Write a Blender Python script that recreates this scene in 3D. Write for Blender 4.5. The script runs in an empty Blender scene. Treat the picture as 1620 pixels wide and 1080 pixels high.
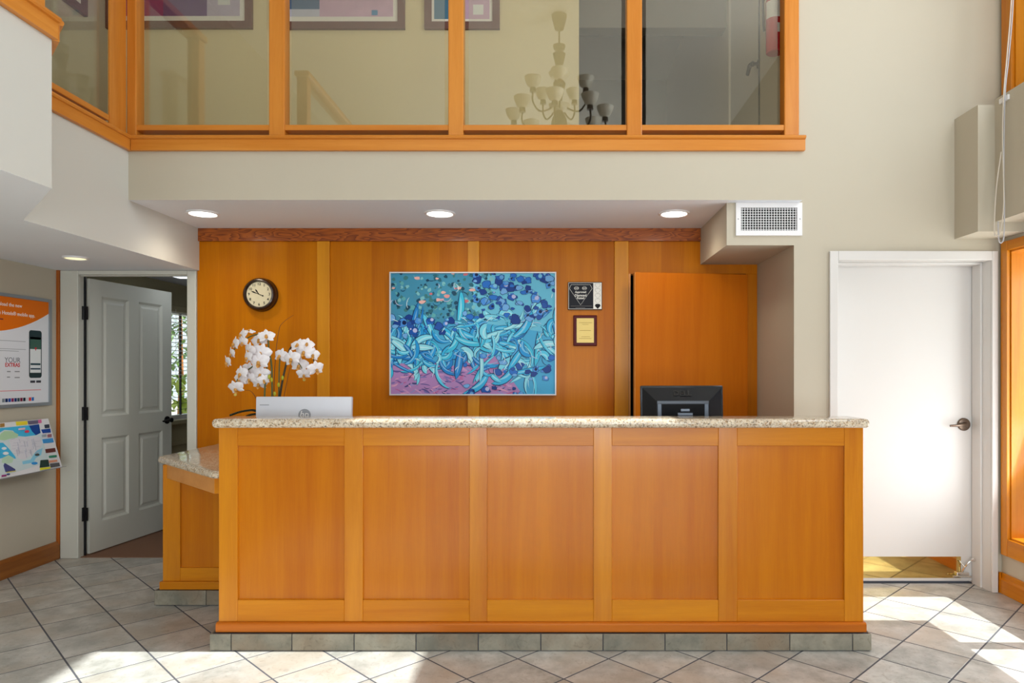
import bpy, bmesh, math, random
from mathutils import Matrix, Vector
random.seed(7)
scene = bpy.context.scene
COL = scene.collection

# ------------------------------------------------------------------ camera, sky, sun, daylight, exposure
F = 1092.0
CX, CY, H = 876.0, 588.0, 1.36
cam_d = bpy.data.cameras.new('camera')
cam_d.sensor_width = 36.0
cam_d.lens = F / 1620 * 36.0
cam_d.shift_x = (810 - CX) / 1620
cam_d.shift_y = (CY - 540) / 1620
cam_d.clip_start = 0.05
cam = bpy.data.objects.new('camera', cam_d)
cam.location = (0, 0, H)
cam.rotation_euler = (math.pi / 2, 0, 0)
COL.objects.link(cam)
scene.camera = cam

world = bpy.data.worlds.new('sky')
scene.world = world
world.use_nodes = True
world.node_tree.nodes['Background'].inputs[0].default_value = (0.80, 0.90, 1.0, 1)
world.node_tree.nodes['Background'].inputs[1].default_value = 1.6

SUN_TAN = 0.92
sd = bpy.data.lights.new('sun', 'SUN')
sd.energy = 11.0
sd.angle = math.radians(0.55)
sd.color = (1.0, 0.985, 0.96)
sun = bpy.data.objects.new('sun', sd)
sun.rotation_euler = Vector((-1, 0, -SUN_TAN)).to_track_quat('-Z', 'Y').to_euler()
sun.location = (8, 3.5, 8)
COL.objects.link(sun)

def area(name, loc, direction, sx, sy, power, color):
    d = bpy.data.lights.new(name, 'AREA')
    d.shape = 'RECTANGLE'; d.size = sx; d.size_y = sy; d.energy = power; d.color = color
    o = bpy.data.objects.new(name, d)
    o.location = loc
    o.rotation_euler = Vector(direction).to_track_quat('-Z', 'Y').to_euler()
    COL.objects.link(o)
    return o
# daylight entering by the windows of the lobby, with an added soffit fill
area('daylight_front_low', (0.6, -3.38, 1.55), (0, 1, 0.1), 3.8, 2.4, 80, (0.93, 0.97, 1.0))
area('soffit_fill_front', (0.3, -3.36, 0.75), (0, 1, 0.75), 4.6, 0.8, 105, (0.86, 0.93, 1.0))  # lamp added low down to brighten the soffit, in place of bounced light
area('ground_light_side', (2.9, 3.2, 0.75), (-1, 0, 0.9), 1.7, 0.7, 14, (0.92, 0.96, 1.0))
area('daylight_front_high', (0.0, -3.38, 4.0), (0, 1, -0.05), 5.0, 1.9, 36, (0.93, 0.97, 1.0))
area('daylight_side_high', (2.84, 1.9, 3.85), (-1, 0, -0.1), 2.4, 1.7, 85, (0.88, 0.94, 1.0))
area('daylight_side_low', (2.93, 3.3, 1.2), (-1, 0, 0.3), 1.7, 1.7, 34, (0.95, 0.98, 1.0))

scene.view_settings.view_transform = 'Standard'
scene.view_settings.look = 'None'
scene.view_settings.exposure = -0.14
scene.view_settings.gamma = 1.0
scene.view_settings.use_curve_mapping = False

# ------------------------------------------------------------------ helpers
def PX(u, Y): return (u - CX) / F * Y
def PZ(v, Y): return H - (v - CY) / F * Y

def box_bm(x0, x1, y0, y1, z0, z1, bevel=0.0, seg=2, bm=None):
    own = bmesh.new()
    r = bmesh.ops.create_cube(own, size=1.0)
    for v in own.verts:
        v.co = Vector(((x0 + x1) / 2 + v.co.x * (x1 - x0), (y0 + y1) / 2 + v.co.y * (y1 - y0), (z0 + z1) / 2 + v.co.z * (z1 - z0)))
    if bevel > 0:
        bmesh.ops.bevel(own, geom=own.edges[:], offset=bevel, segments=seg, profile=0.5, affect='EDGES')
    if bm is None:
        return own
    join(bm, own)
    return bm

def join(bm, other, mat=None):
    m = bpy.data.meshes.new('tmp')
    if mat is not None:
        other.transform(mat)
    other.to_mesh(m); other.free()
    bm.from_mesh(m)
    bpy.data.meshes.remove(m)
    return bm

def prism_bm(pts, a0, a1, axis='Z', bevel=0.0, seg=2):
    """closed polygon extruded along an axis; pts are 2D in the two other axes (XY, XZ or YZ order)"""
    bm = bmesh.new()
    def mk(p, a):
        if axis == 'Z': return (p[0], p[1], a)
        if axis == 'Y': return (p[0], a, p[1])
        return (a, p[0], p[1])
    lo = [bm.verts.new(mk(p, a0)) for p in pts]
    hi = [bm.verts.new(mk(p, a1)) for p in pts]
    n = len(pts)
    bm.faces.new(lo); bm.faces.new(hi)
    for i in range(n):
        bm.faces.new((lo[i], lo[(i + 1) % n], hi[(i + 1) % n], hi[i]))
    bmesh.ops.recalc_face_normals(bm, faces=bm.faces[:])
    if bevel > 0:
        bmesh.ops.bevel(bm, geom=bm.edges[:], offset=bevel, segments=seg, profile=0.5, affect='EDGES')
    return bm

def lathe_bm(profile, n=32, cap=True):
    """profile: list of (r, z) around Z"""
    bm = bmesh.new()
    rings = []
    for r, z in profile:
        rings.append([bm.verts.new((r * math.cos(2 * math.pi * i / n), r * math.sin(2 * math.pi * i / n), z)) for i in range(n)])
    for a, b in zip(rings, rings[1:]):
        for i in range(n):
            bm.faces.new((a[i], a[(i + 1) % n], b[(i + 1) % n], b[i]))
    if cap:
        bm.faces.new(rings[0]); bm.faces.new(rings[-1])
    bmesh.ops.remove_doubles(bm, verts=bm.verts[:], dist=1e-6)
    bmesh.ops.recalc_face_normals(bm, faces=bm.faces[:])
    return bm

def smooth_path(pts, sub=6):
    pts = [Vector(p) for p in pts]
    out = []
    for i in range(len(pts) - 1):
        p0 = pts[max(i - 1, 0)]; p1 = pts[i]; p2 = pts[i + 1]; p3 = pts[min(i + 2, len(pts) - 1)]
        for k in range(sub):
            t = k / sub
            out.append(0.5 * ((2 * p1) + (p2 - p0) * t + (2 * p0 - 5 * p1 + 4 * p2 - p3) * t * t + (3 * p1 - p0 - 3 * p2 + p3) * t ** 3))
    out.append(pts[-1])
    return out

def tube_bm(pts, r0, r1=None, n=8):
    if r1 is None: r1 = r0
    pts = [Vector(p) for p in pts]
    bm = bmesh.new()
    rings = []
    up = Vector((0.31, 0.17, 0.93)).normalized()
    for i, p in enumerate(pts):
        d = (pts[min(i + 1, len(pts) - 1)] - pts[max(i - 1, 0)]).normalized()
        a = d.cross(up)
        if a.length < 1e-3: a = d.cross(Vector((1, 0, 0)))
        a.normalize(); b = d.cross(a).normalized()
        r = r0 + (r1 - r0) * i / max(1, len(pts) - 1)
        rings.append([bm.verts.new(p + (a * math.cos(2 * math.pi * k / n) + b * math.sin(2 * math.pi * k / n)) * r) for k in range(n)])
    for a, b in zip(rings, rings[1:]):
        for k in range(n):
            bm.faces.new((a[k], a[(k + 1) % n], b[(k + 1) % n], b[k]))
    bm.faces.new(rings[0]); bm.faces.new(rings[-1])
    bmesh.ops.recalc_face_normals(bm, faces=bm.faces[:])
    return bm

def grid_wall_bm(a0, a1, b0, b1, t0, t1, holes, plane):
    """a slab with rectangular holes as ONE connected mesh. plane 'XZ': a=X,b=Z,t=Y; 'YZ': a=Y,b=Z,t=X"""
    A = sorted({a0, a1} | {h[i] for h in holes for i in (0, 1) if a0 < h[i] < a1})
    Bv = sorted({b0, b1} | {h[i] for h in holes for i in (2, 3) if b0 < h[i] < b1})
    bm = bmesh.new(); vd = {}
    def V(i, j, t):
        k = (i, j, t)
        if k not in vd:
            a, b = A[i], Bv[j]; tt = (t0, t1)[t]
            vd[k] = bm.verts.new((a, tt, b) if plane == 'XZ' else (tt, a, b))
        return vd[k]
    def solid(i, j):
        if not (0 <= i < len(A) - 1 and 0 <= j < len(Bv) - 1): return False
        ca = (A[i] + A[i + 1]) / 2; cb = (Bv[j] + Bv[j + 1]) / 2
        return not any(h[0] < ca < h[1] and h[2] < cb < h[3] for h in holes)
    for i in range(len(A) - 1):
        for j in range(len(Bv) - 1):
            if not solid(i, j): continue
            for t in (0, 1):
                bm.faces.new((V(i, j, t), V(i + 1, j, t), V(i + 1, j + 1, t), V(i, j + 1, t)))
            if not solid(i - 1, j): bm.faces.new((V(i, j, 0), V(i, j + 1, 0), V(i, j + 1, 1), V(i, j, 1)))
            if not solid(i + 1, j): bm.faces.new((V(i + 1, j, 0), V(i + 1, j + 1, 0), V(i + 1, j + 1, 1), V(i + 1, j, 1)))
            if not solid(i, j - 1): bm.faces.new((V(i, j, 0), V(i + 1, j, 0), V(i + 1, j, 1), V(i, j, 1)))
            if not solid(i, j + 1): bm.faces.new((V(i, j + 1, 0), V(i + 1, j + 1, 0), V(i + 1, j + 1, 1), V(i, j + 1, 1)))
    bmesh.ops.recalc_face_normals(bm, faces=bm.faces[:])
    return bm

def world_loc(o):
    p = Vector((0, 0, 0))
    while o is not None:
        p += o.location; o = o.parent
    return p

def tag(o, label=None, cat=None, group=None, kind=None):
    if label: o['label'] = label
    if cat: o['category'] = cat
    if group: o['group'] = group
    if kind: o['kind'] = kind
    return o

def thing(name, label, cat, loc=(0, 0, 0), group=None, kind=None):
    o = bpy.data.objects.new(name, None)
    o.empty_display_size = 0.05
    COL.objects.link(o)
    o.location = loc
    return tag(o, label, cat, group, kind)

def part(name, bm, mats, parent=None, smooth=False, label=None, kind=None):
    """links a mesh given in world coordinates; its origin is its parent's, or the foot of its own bounds"""
    if not isinstance(mats, (list, tuple)): mats = [mats]
    co = [v.co for v in bm.verts]
    lo = Vector((min(c.x for c in co), min(c.y for c in co), min(c.z for c in co)))
    hi = Vector((max(c.x for c in co), max(c.y for c in co), max(c.z for c in co)))
    org = Vector(((lo.x + hi.x) / 2, (lo.y + hi.y) / 2, lo.z))
    bm.transform(Matrix.Translation(-org))
    if smooth:
        for f in bm.faces: f.smooth = True
    m = bpy.data.meshes.new(name)
    bm.to_mesh(m); bm.free()
    for x in mats: m.materials.append(x)
    if smooth == 'auto':
        m.set_sharp_from_angle(angle=math.radians(35))
    o = bpy.data.objects.new(name, m)
    COL.objects.link(o)
    if parent is not None:
        o.parent = parent
        o.location = org - world_loc(parent)
    else:
        o.location = org
    if label: o['label'] = label
    if kind: o['kind'] = kind
    return o

def struct(name, bm, mats, smooth=False):
    o = part(name, bm, mats, None, smooth)
    o['kind'] = 'structure'
    return o

def copy_tree(o, parent=None):
    c = o.copy(); COL.objects.link(c); c.parent = parent
    for ch in list(o.children): copy_tree(ch, c)
    return c

def text_bm(body, size, align='CENTER', depth=0.0008, bold=0.0):
    cu = bpy.data.curves.new('lettering', 'FONT')
    cu.body = body; cu.size = size; cu.align_x = align; cu.align_y = 'CENTER'
    cu.extrude = depth; cu.offset = bold; cu.resolution_u = 3
    o = bpy.data.objects.new('lettering', cu)
    COL.objects.link(o)
    bpy.context.view_layer.update()
    dg = bpy.context.evaluated_depsgraph_get()
    m = bpy.data.meshes.new_from_object(o.evaluated_get(dg))
    bm = bmesh.new(); bm.from_mesh(m)
    bpy.data.objects.remove(o); bpy.data.curves.remove(cu); bpy.data.meshes.remove(m)
    return bm

# frames for flat print: local x to the reader's right, local y up, local z towards the reader
def frame_front(x, y, z): return Matrix(((1, 0, 0, x), (0, 0, -1, y), (0, 1, 0, z), (0, 0, 0, 1)))
def frame_leftwall(x, y, z, tilt=0.0):
    # reader's right = +Y, up = +Z, towards reader = +X
    m = Matrix(((0, 0, 1, x), (1, 0, 0, y), (0, 1, 0, z), (0, 0, 0, 1)))
    return m @ Matrix.Rotation(tilt, 4, 'X')

def plate(w0, w1, h0, h1, d0, d1, M, bevel=0.0):
    bm = box_bm(w0, w1, h0, h1, d0, d1, bevel)
    bm.transform(M)
    return bm

def poly_plate(pts, d0, d1, M):
    bm = prism_bm(pts, d0, d1, 'Z')
    bm.transform(M)
    return bm

# ------------------------------------------------------------------ materials
def srgb(r, g, b):
    def f(c):
        c /= 255.0
        return c / 12.92 if c <= 0.04045 else ((c + 0.055) / 1.055) ** 2.4
    return (f(r), f(g), f(b), 1)

def new_mat(name):
    m = bpy.data.materials.new(name); m.use_nodes = True
    nt = m.node_tree
    return m, nt, nt.nodes, nt.links, nt.nodes['Principled BSDF']

def plain(name, col, rough=0.5, metal=0.0, noise=0.0, nscale=20, coat=0.0, bump=0.0, spec=0.5):
    m, nt, N, L, p = new_mat(name)
    p.inputs['Roughness'].default_value = rough
    p.inputs['Metallic'].default_value = metal
    p.inputs['Coat Weight'].default_value = coat
    p.inputs['Specular IOR Level'].default_value = spec
    tc = N.new('ShaderNodeTexCoord')
    nz = N.new('ShaderNodeTexNoise'); nz.inputs['Scale'].default_value = nscale; nz.inputs['Detail'].default_value = 3
    L.new(tc.outputs['Object'], nz.inputs['Vector'])
    mx = N.new('ShaderNodeMix'); mx.data_type = 'RGBA'
    c = Vector(col[:3])
    mx.inputs['A'].default_value = (*(c * (1 - noise)), 1)
    mx.inputs['B'].default_value = (*[min(1, x) for x in c * (1 + noise)], 1)
    L.new(nz.outputs['Fac'], mx.inputs['Factor'])
    L.new(mx.outputs['Result'], p.inputs['Base Color'])
    if bump > 0:
        b = N.new('ShaderNodeBump'); b.inputs['Strength'].default_value = bump; b.inputs['Distance'].default_value = 0.002
        L.new(nz.outputs['Fac'], b.inputs['Height']); L.new(b.outputs['Normal'], p.inputs['Normal'])
    return m

def wood(name, light, dark, axis='Z', rough=0.28, fig=0.5, stretch=0.05, scale=14.0, strips=0.0, coat=0.0, spec=0.32):
    m, nt, N, L, p = new_mat(name)
    p.inputs['Roughness'].default_value = rough
    p.inputs['Coat Weight'].default_value = coat
    p.inputs['Coat Roughness'].default_value = 0.18
    tc = N.new('ShaderNodeTexCoord'); oi = N.new('ShaderNodeObjectInfo')
    ad = N.new('ShaderNodeVectorMath'); ad.operation = 'ADD'
    ml = N.new('ShaderNodeMath'); ml.operation = 'MULTIPLY'; ml.inputs[1].default_value = 37.0
    L.new(oi.outputs['Random'], ml.inputs[0])
    L.new(tc.outputs['Object'], ad.inputs[0]); L.new(ml.outputs[0], ad.inputs[1])
    mp = N.new('ShaderNodeMapping')
    mp.inputs['Scale'].default_value = tuple(stretch if a == axis else 1.0 for a in 'XYZ')
    L.new(ad.outputs[0], mp.inputs['Vector'])
    n1 = N.new('ShaderNodeTexNoise'); n1.inputs['Scale'].default_value = scale; n1.inputs['Detail'].default_value = 5; n1.inputs['Roughness'].default_value = 0.6
    n1.inputs['Distortion'].default_value = 0.4
    n2 = N.new('ShaderNodeTexNoise'); n2.inputs['Scale'].default_value = scale * 16; n2.inputs['Detail'].default_value = 2
    L.new(mp.outputs[0], n1.inputs['Vector']); L.new(mp.outputs[0], n2.inputs['Vector'])
    r1 = N.new('ShaderNodeValToRGB'); r1.color_ramp.elements[0].position = 0.5 - 0.3; r1.color_ramp.elements[1].position = 0.5 + 0.25
    r1.color_ramp.elements[0].color = dark; r1.color_ramp.elements[1].color = light
    mm = N.new('ShaderNodeMath'); mm.operation = 'MULTIPLY_ADD'; mm.inputs[1].default_value = 0.22
    sub = N.new('ShaderNodeMath'); sub.operation = 'SUBTRACT'; sub.inputs[1].default_value = 0.11
    L.new(n2.outputs['Fac'], mm.inputs[0]); L.new(n1.outputs['Fac'], mm.inputs[2]); L.new(mm.outputs[0], sub.inputs[0])
    last = sub.outputs[0]
    # tone of the piece itself
    tm = N.new('ShaderNodeMath'); tm.operation = 'MULTIPLY_ADD'; tm.inputs[1].default_value = 0.16; 
    ts = N.new('ShaderNodeMath'); ts.operation = 'SUBTRACT'; ts.inputs[1].default_value = 0.08
    L.new(oi.outputs['Random'], tm.inputs[0]); L.new(last, tm.inputs[2]); L.new(tm.outputs[0], ts.inputs[0]); last = ts.outputs[0]
    if strips > 0:
        sx = N.new('ShaderNodeSeparateXYZ'); L.new(ad.outputs[0], sx.inputs[0])
        w = N.new('ShaderNodeTexWhiteNoise'); w.noise_dimensions = '1D'
        fl = N.new('ShaderNodeMath'); fl.operation = 'SNAP'; fl.inputs[1].default_value = 0.165
        L.new(sx.outputs['X'], fl.inputs[0]); L.new(fl.outputs[0], w.inputs['W'])
        sm = N.new('ShaderNodeMath'); sm.operation = 'MULTIPLY_ADD'; sm.inputs[1].default_value = strips
        s2 = N.new('ShaderNodeMath'); s2.operation = 'SUBTRACT'; s2.inputs[1].default_value = strips / 2
        L.new(w.outputs['Value'], sm.inputs[0]); L.new(last, sm.inputs[2]); L.new(sm.outputs[0], s2.inputs[0]); last = s2.outputs[0]
    L.new(last, r1.inputs['Fac'])
    p.inputs['Specular IOR Level'].default_value = spec
    L.new(r1.outputs['Color'], p.inputs['Base Color'])
    b = N.new('ShaderNodeBump'); b.inputs['Strength'].default_value = 0.05; b.inputs['Distance'].default_value = 0.001
    L.new(n2.outputs['Fac'], b.inputs['Height']); L.new(b.outputs['Normal'], p.inputs['Normal'])
    return m

def cathedral_wood(name, light, dark):
    m, nt, N, L, p = new_mat(name)
    p.inputs['Roughness'].default_value = 0.3; p.inputs['Coat Weight'].default_value = 0.2
    tc = N.new('ShaderNodeTexCoord')
    mp = N.new('ShaderNodeMapping'); mp.inputs['Scale'].default_value = (1.6, 1, 9)
    L.new(tc.outputs['Object'], mp.inputs['Vector'])
    n = N.new('ShaderNodeTexNoise'); n.inputs['Scale'].default_value = 1.4; n.inputs['Detail'].default_value = 2
    L.new(mp.outputs[0], n.inputs['Vector'])
    mu = N.new('ShaderNodeMath'); mu.operation = 'MULTIPLY'; mu.inputs[1].default_value = 14
    fr = N.new('ShaderNodeMath'); fr.operation = 'FRACT'
    L.new(n.outputs['Fac'], mu.inputs[0]); L.new(mu.outputs[0], fr.inputs[0])
    r = N.new('ShaderNodeValToRGB'); r.color_ramp.elements[0].color = light; r.color_ramp.elements[1].color = dark
    r.color_ramp.elements[0].position = 0.25; r.color_ramp.elements[1].position = 0.95
    L.new(fr.outputs[0], r.inputs['Fac']); L.new(r.outputs['Color'], p.inputs['Base Color'])
    return m

def granite_mat():
    m, nt, N, L, p = new_mat('granite')
    p.inputs['Roughness'].default_value = 0.08
    tc = N.new('ShaderNodeTexCoord')
    n1 = N.new('ShaderNodeTexNoise'); n1.inputs['Scale'].default_value = 26; n1.inputs['Detail'].default_value = 4
    v = N.new('ShaderNodeTexVoronoi'); v.inputs['Scale'].default_value = 150
    n2 = N.new('ShaderNodeTexNoise'); n2.inputs['Scale'].default_value = 75; n2.inputs['Detail'].default_value = 3
    for x in (n1, v, n2): L.new(tc.outputs['Object'], x.inputs['Vector'])
    r1 = N.new('ShaderNodeValToRGB')
    r1.color_ramp.elements[0].color = srgb(176, 140, 98); r1.color_ramp.elements[0].position = 0.35
    r1.color_ramp.elements[1].color = srgb(222, 205, 176); r1.color_ramp.elements[1].position = 0.6
    L.new(n1.outputs['Fac'], r1.inputs['Fac'])
    hsv = N.new('ShaderNodeSeparateColor'); L.new(v.outputs['Color'], hsv.inputs[0])
    r3 = N.new('ShaderNodeValToRGB'); r3.color_ramp.interpolation = 'CONSTANT'
    e = r3.color_ramp.elements
    e[0].position = 0.0; e[0].color = (0.10, 0.08, 0.06, 1)
    e[1].position = 0.07; e[1].color = (0.34, 0.22, 0.13, 1)
    x = e.new(0.2); x.color = (0.55, 0.50, 0.43, 1)
    x = e.new(0.42); x.color = (0.70, 0.60, 0.46, 1)
    x = e.new(0.75); x.color = (0.82, 0.76, 0.65, 1)
    L.new(hsv.outputs['Red'], r3.inputs['Fac'])
    mx = N.new('ShaderNodeMix'); mx.data_type = 'RGBA'; mx.inputs['Factor'].default_value = 0.6
    L.new(r1.outputs['Color'], mx.inputs['A']); L.new(r3.outputs['Color'], mx.inputs['B'])
    r2 = N.new('ShaderNodeValToRGB'); r2.color_ramp.elements[0].position = 0.62; r2.color_ramp.elements[1].position = 0.70
    L.new(n2.outputs['Fac'], r2.inputs['Fac'])
    mx2 = N.new('ShaderNodeMix'); mx2.data_type = 'RGBA'; mx2.inputs['B'].default_value = (0.13, 0.11, 0.095, 1)
    L.new(r2.outputs['Color'], mx2.inputs['Factor']); L.new(mx.outputs['Result'], mx2.inputs['A'])
    L.new(mx2.outputs['Result'], p.inputs['Base Color'])
    return m

def tile_mat(name, c_cool, c_warm, c_pale, rough=0.32):
    m, nt, N, L, p = new_mat(name)
    tc = N.new('ShaderNodeTexCoord'); oi = N.new('ShaderNodeObjectInfo')
    ml = N.new('ShaderNodeMath'); ml.operation = 'MULTIPLY'; ml.inputs[1].default_value = 53.0
    L.new(oi.outputs['Random'], ml.inputs[0])
    ad = N.new('ShaderNodeVectorMath'); ad.operation = 'ADD'
    L.new(tc.outputs['Object'], ad.inputs[0]); L.new(ml.outputs[0], ad.inputs[1])
    n1 = N.new('ShaderNodeTexNoise'); n1.inputs['Scale'].default_value = 7; n1.inputs['Detail'].default_value = 6; n1.inputs['Roughness'].default_value = 0.65
    n2 = N.new('ShaderNodeTexNoise'); n2.inputs['Scale'].default_value = 3.2; n2.inputs['Detail'].default_value = 3
    n3 = N.new('ShaderNodeTexNoise'); n3.inputs['Scale'].default_value = 22; n3.inputs['Detail'].default_value = 5; n3.inputs['Distortion'].default_value = 2.5
    for x in (n1, n2, n3): L.new(ad.outputs[0], x.inputs['Vector'])
    r1 = N.new('ShaderNodeValToRGB'); r1.color_ramp.elements[0].position = 0.36; r1.color_ramp.elements[1].position = 0.64
    r1.color_ramp.elements[0].color = c_cool; r1.color_ramp.elements[1].color = c_pale
    L.new(n1.outputs['Fac'], r1.inputs['Fac'])
    r2 = N.new('ShaderNodeValToRGB'); r2.color_ramp.elements[0].position = 0.48; r2.color_ramp.elements[1].position = 0.68
    L.new(n2.outputs['Fac'], r2.inputs['Fac'])
    mx = N.new('ShaderNodeMix'); mx.data_type = 'RGBA'; mx.inputs['B'].default_value = c_warm
    mf = N.new('ShaderNodeMath'); mf.operation = 'MULTIPLY'; mf.inputs[1].default_value = 0.7
    L.new(r2.outputs['Color'], mf.inputs[0]); L.new(mf.outputs[0], mx.inputs['Factor'])
    L.new(r1.outputs['Color'], mx.inputs['A'])
    # veins and per-tile tone
    r3 = N.new('ShaderNodeValToRGB'); r3.color_ramp.elements[0].position = 0.32; r3.color_ramp.elements[1].position = 0.42
    r3.color_ramp.elements[0].color = (0.82, 0.8, 0.78, 1); r3.color_ramp.elements[1].color = (1, 1, 1, 1)
    L.new(n3.outputs['Fac'], r3.inputs['Fac'])
    mv = N.new('ShaderNodeMix'); mv.data_type = 'RGBA'; mv.blend_type = 'MULTIPLY'; mv.inputs['Factor'].default_value = 1
    L.new(mx.outputs['Result'], mv.inputs['A']); L.new(r3.outputs['Color'], mv.inputs['B'])
    hs = N.new('ShaderNodeHueSaturation')
    vv = N.new('ShaderNodeMath'); vv.operation = 'MULTIPLY_ADD'; vv.inputs[1].default_value = 0.22; vv.inputs[2].default_value = 0.89
    L.new(oi.outputs['Random'], vv.inputs[0]); L.new(vv.outputs[0], hs.inputs['Value']); L.new(mv.outputs['Result'], hs.inputs['Color'])
    L.new(hs.outputs['Color'], p.inputs['Base Color'])
    p.inputs['Roughness'].default_value = rough
    b = N.new('ShaderNodeBump'); b.inputs['Strength'].default_value = 0.15; b.inputs['Distance'].default_value = 0.003
    L.new(n1.outputs['Fac'], b.inputs['Height']); L.new(b.outputs['Normal'], p.inputs['Normal'])
    return m

def glass_mat(name, refl, tint=(0.97, 0.985, 0.97, 1)):
    m = bpy.data.materials.new(name); m.use_nodes = True
    nt = m.node_tree; N = nt.nodes; L = nt.links
    N.remove(N['Principled BSDF'])
    t = N.new('ShaderNodeBsdfTransparent'); t.inputs['Color'].default_value = tint
    g = N.new('ShaderNodeBsdfGlossy'); g.inputs['Roughness'].default_value = 0.01
    lw = N.new('ShaderNodeLayerWeight'); lw.inputs['Blend'].default_value = 0.25
    mr = N.new('ShaderNodeMapRange'); mr.inputs['To Min'].default_value = refl; mr.inputs['To Max'].default_value = 0.9
    pw = N.new('ShaderNodeMath'); pw.operation = 'POWER'; pw.inputs[1].default_value = 3
    L.new(lw.outputs['Facing'], pw.inputs[0]); L.new(pw.outputs[0], mr.inputs['Value'])
    mx = N.new('ShaderNodeMixShader')
    L.new(mr.outputs['Result'], mx.inputs['Fac']); L.new(t.outputs[0], mx.inputs[1]); L.new(g.outputs[0], mx.inputs[2])
    L.new(mx.outputs[0], N['Material Output'].inputs['Surface'])
    return m

def emit(name, col, strength):
    m, nt, N, L, p = new_mat(name)
    p.inputs['Base Color'].default_value = col
    p.inputs['Emission Color'].default_value = col
    p.inputs['Emission Strength'].default_value = strength
    return m

def vcol_mat(name, rough=0.5):
    m, nt, N, L, p = new_mat(name)
    a = N.new('ShaderNodeVertexColor'); a.layer_name = 'print'
    L.new(a.outputs['Color'], p.inputs['Base Color'])
    p.inputs['Roughness'].default_value = rough
    p.inputs['Specular IOR Level'].default_value = 0.15
    return m

M = {}
M['beige'] = plain('beige_paint', srgb(192, 184, 166), 0.75, noise=0.02, nscale=3)
M['beige_lit'] = plain('bulkhead_lit_paint', srgb(206, 206, 200), 0.6, noise=0.015, nscale=3)  # balcony beige made whiter; window light on its side put into the colour
M['white_paint'] = plain('white_ceiling_paint', srgb(238, 244, 252), 0.75, noise=0.01, nscale=3)
M['lobby_ceiling'] = plain('lobby_ceiling_paint', srgb(225, 221, 212), 0.8, noise=0.01, nscale=2)
M['white_gloss'] = plain('white_door_paint', srgb(216, 214, 211), 0.42, noise=0.008, nscale=6)
M['cream_gloss'] = plain('cream_door_paint', srgb(206, 206, 196), 0.45, noise=0.01, nscale=6)
M['upper'] = plain('upper_wall_paint', srgb(226, 208, 164), 0.75, noise=0.02, nscale=3)
M['hall_dark'] = plain('hall_dark_paint', srgb(120, 112, 102), 0.8, noise=0.03, nscale=3)  # the hall's lack of light put into a darker wall colour
M['office_paint'] = plain('office_paint', srgb(176, 166, 132), 0.8, noise=0.02, nscale=3)
M['carpet'] = plain('carpet', srgb(132, 96, 74), 0.95, noise=0.15, nscale=300, bump=0.5)
M['grout'] = plain('grout', srgb(84, 86, 94), 0.9, noise=0.08, nscale=80)
LT, DK = srgb(214, 138, 22), srgb(184, 102, 4)
M['wood_v'] = wood('wood_upright_grain', LT, DK, 'Z', rough=0.22, spec=0.45)
M['wood_h'] = wood('wood_level_grain', LT, DK, 'X')
M['wood_y'] = wood('wood_depth_grain', LT, DK, 'Y')
M['wood_panel'] = wood('veneer_panel', srgb(204, 121, 2), srgb(180, 95, 0), 'Z', scale=10, strips=0.22, rough=0.2, spec=0.42)
M['wall_panel'] = wood('wall_veneer', srgb(204, 122, 4), srgb(174, 93, 0), 'Z', scale=7, strips=0.3, rough=0.3, spec=0.15)
M['batten'] = wood('batten_wood', srgb(224, 152, 20), srgb(202, 126, 8), 'Z', rough=0.33)
M['rail_v'] = wood('railing_wood_upright', srgb(218, 146, 62), srgb(192, 112, 28), 'Z', rough=0.3)
M['rail_h'] = wood('railing_wood_level', srgb(218, 146, 62), srgb(192, 112, 28), 'X', rough=0.3)
M['rail_y'] = wood('railing_wood_depth', srgb(218, 146, 62), srgb(192, 112, 28), 'Y', rough=0.3)
M['crown'] = cathedral_wood('crown_wood', srgb(176, 92, 26), srgb(122, 54, 12))
M['dark_wood'] = wood('brown_baseboard_wood', srgb(176, 112, 52), srgb(118, 66, 26), 'Y', rough=0.4)
M['pale_wood'] = wood('pale_edge_wood', srgb(226, 158, 84), srgb(208, 134, 58), 'X', rough=0.3)
M['granite'] = granite_mat()
M['tile'] = tile_mat('floor_tile', srgb(160, 161, 156), srgb(182, 171, 157), srgb(204, 203, 199))
M['plinth_tile'] = tile_mat('plinth_tile', srgb(118, 116, 104), srgb(136, 114, 90), srgb(152, 146, 130), 0.4)
M['rail_glass'] = glass_mat('railing_glass', 0.13, (0.95, 0.955, 0.90, 1))
M['pane_glass'] = glass_mat('window_glass', 0.05)
M['black_metal'] = plain('black_hardware', (0.012, 0.012, 0.014, 1), 0.35, 0.6)
M['bronze'] = plain('bronze_hardware', srgb(120, 104, 92), 0.25, 1.0)
M['chrome'] = plain('chrome', (0.75, 0.74, 0.72, 1), 0.12, 1.0)
M['brass'] = plain('brass_sheet', srgb(226, 196, 122), 0.06, 1.0)
M['alu'] = plain('grey_aluminium', srgb(146, 152, 158), 0.4, 0.3)
M['white_plastic'] = plain('white_plastic', srgb(236, 236, 238), 0.3)
M['silver_plastic'] = plain('silver_plastic', srgb(214, 217, 226), 0.28)
M['grey_plastic'] = plain('grey_plastic', srgb(150, 154, 162), 0.35)
M['black_plastic'] = plain('black_plastic', (0.008, 0.009, 0.012, 1), 0.2, spec=0.3)
M['black_gloss'] = plain('black_gloss', (0.02, 0.025, 0.032, 1), 0.12)
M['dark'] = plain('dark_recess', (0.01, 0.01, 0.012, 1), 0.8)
M['white_print'] = plain('white_print', srgb(232, 234, 240), 0.4)
M['paper'] = plain('map_paper', srgb(228, 228, 232), 0.5, noise=0.02, nscale=60)
M['lamp'] = emit('lamp_lens', (1, 0.95, 0.86, 1), 9)
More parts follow.
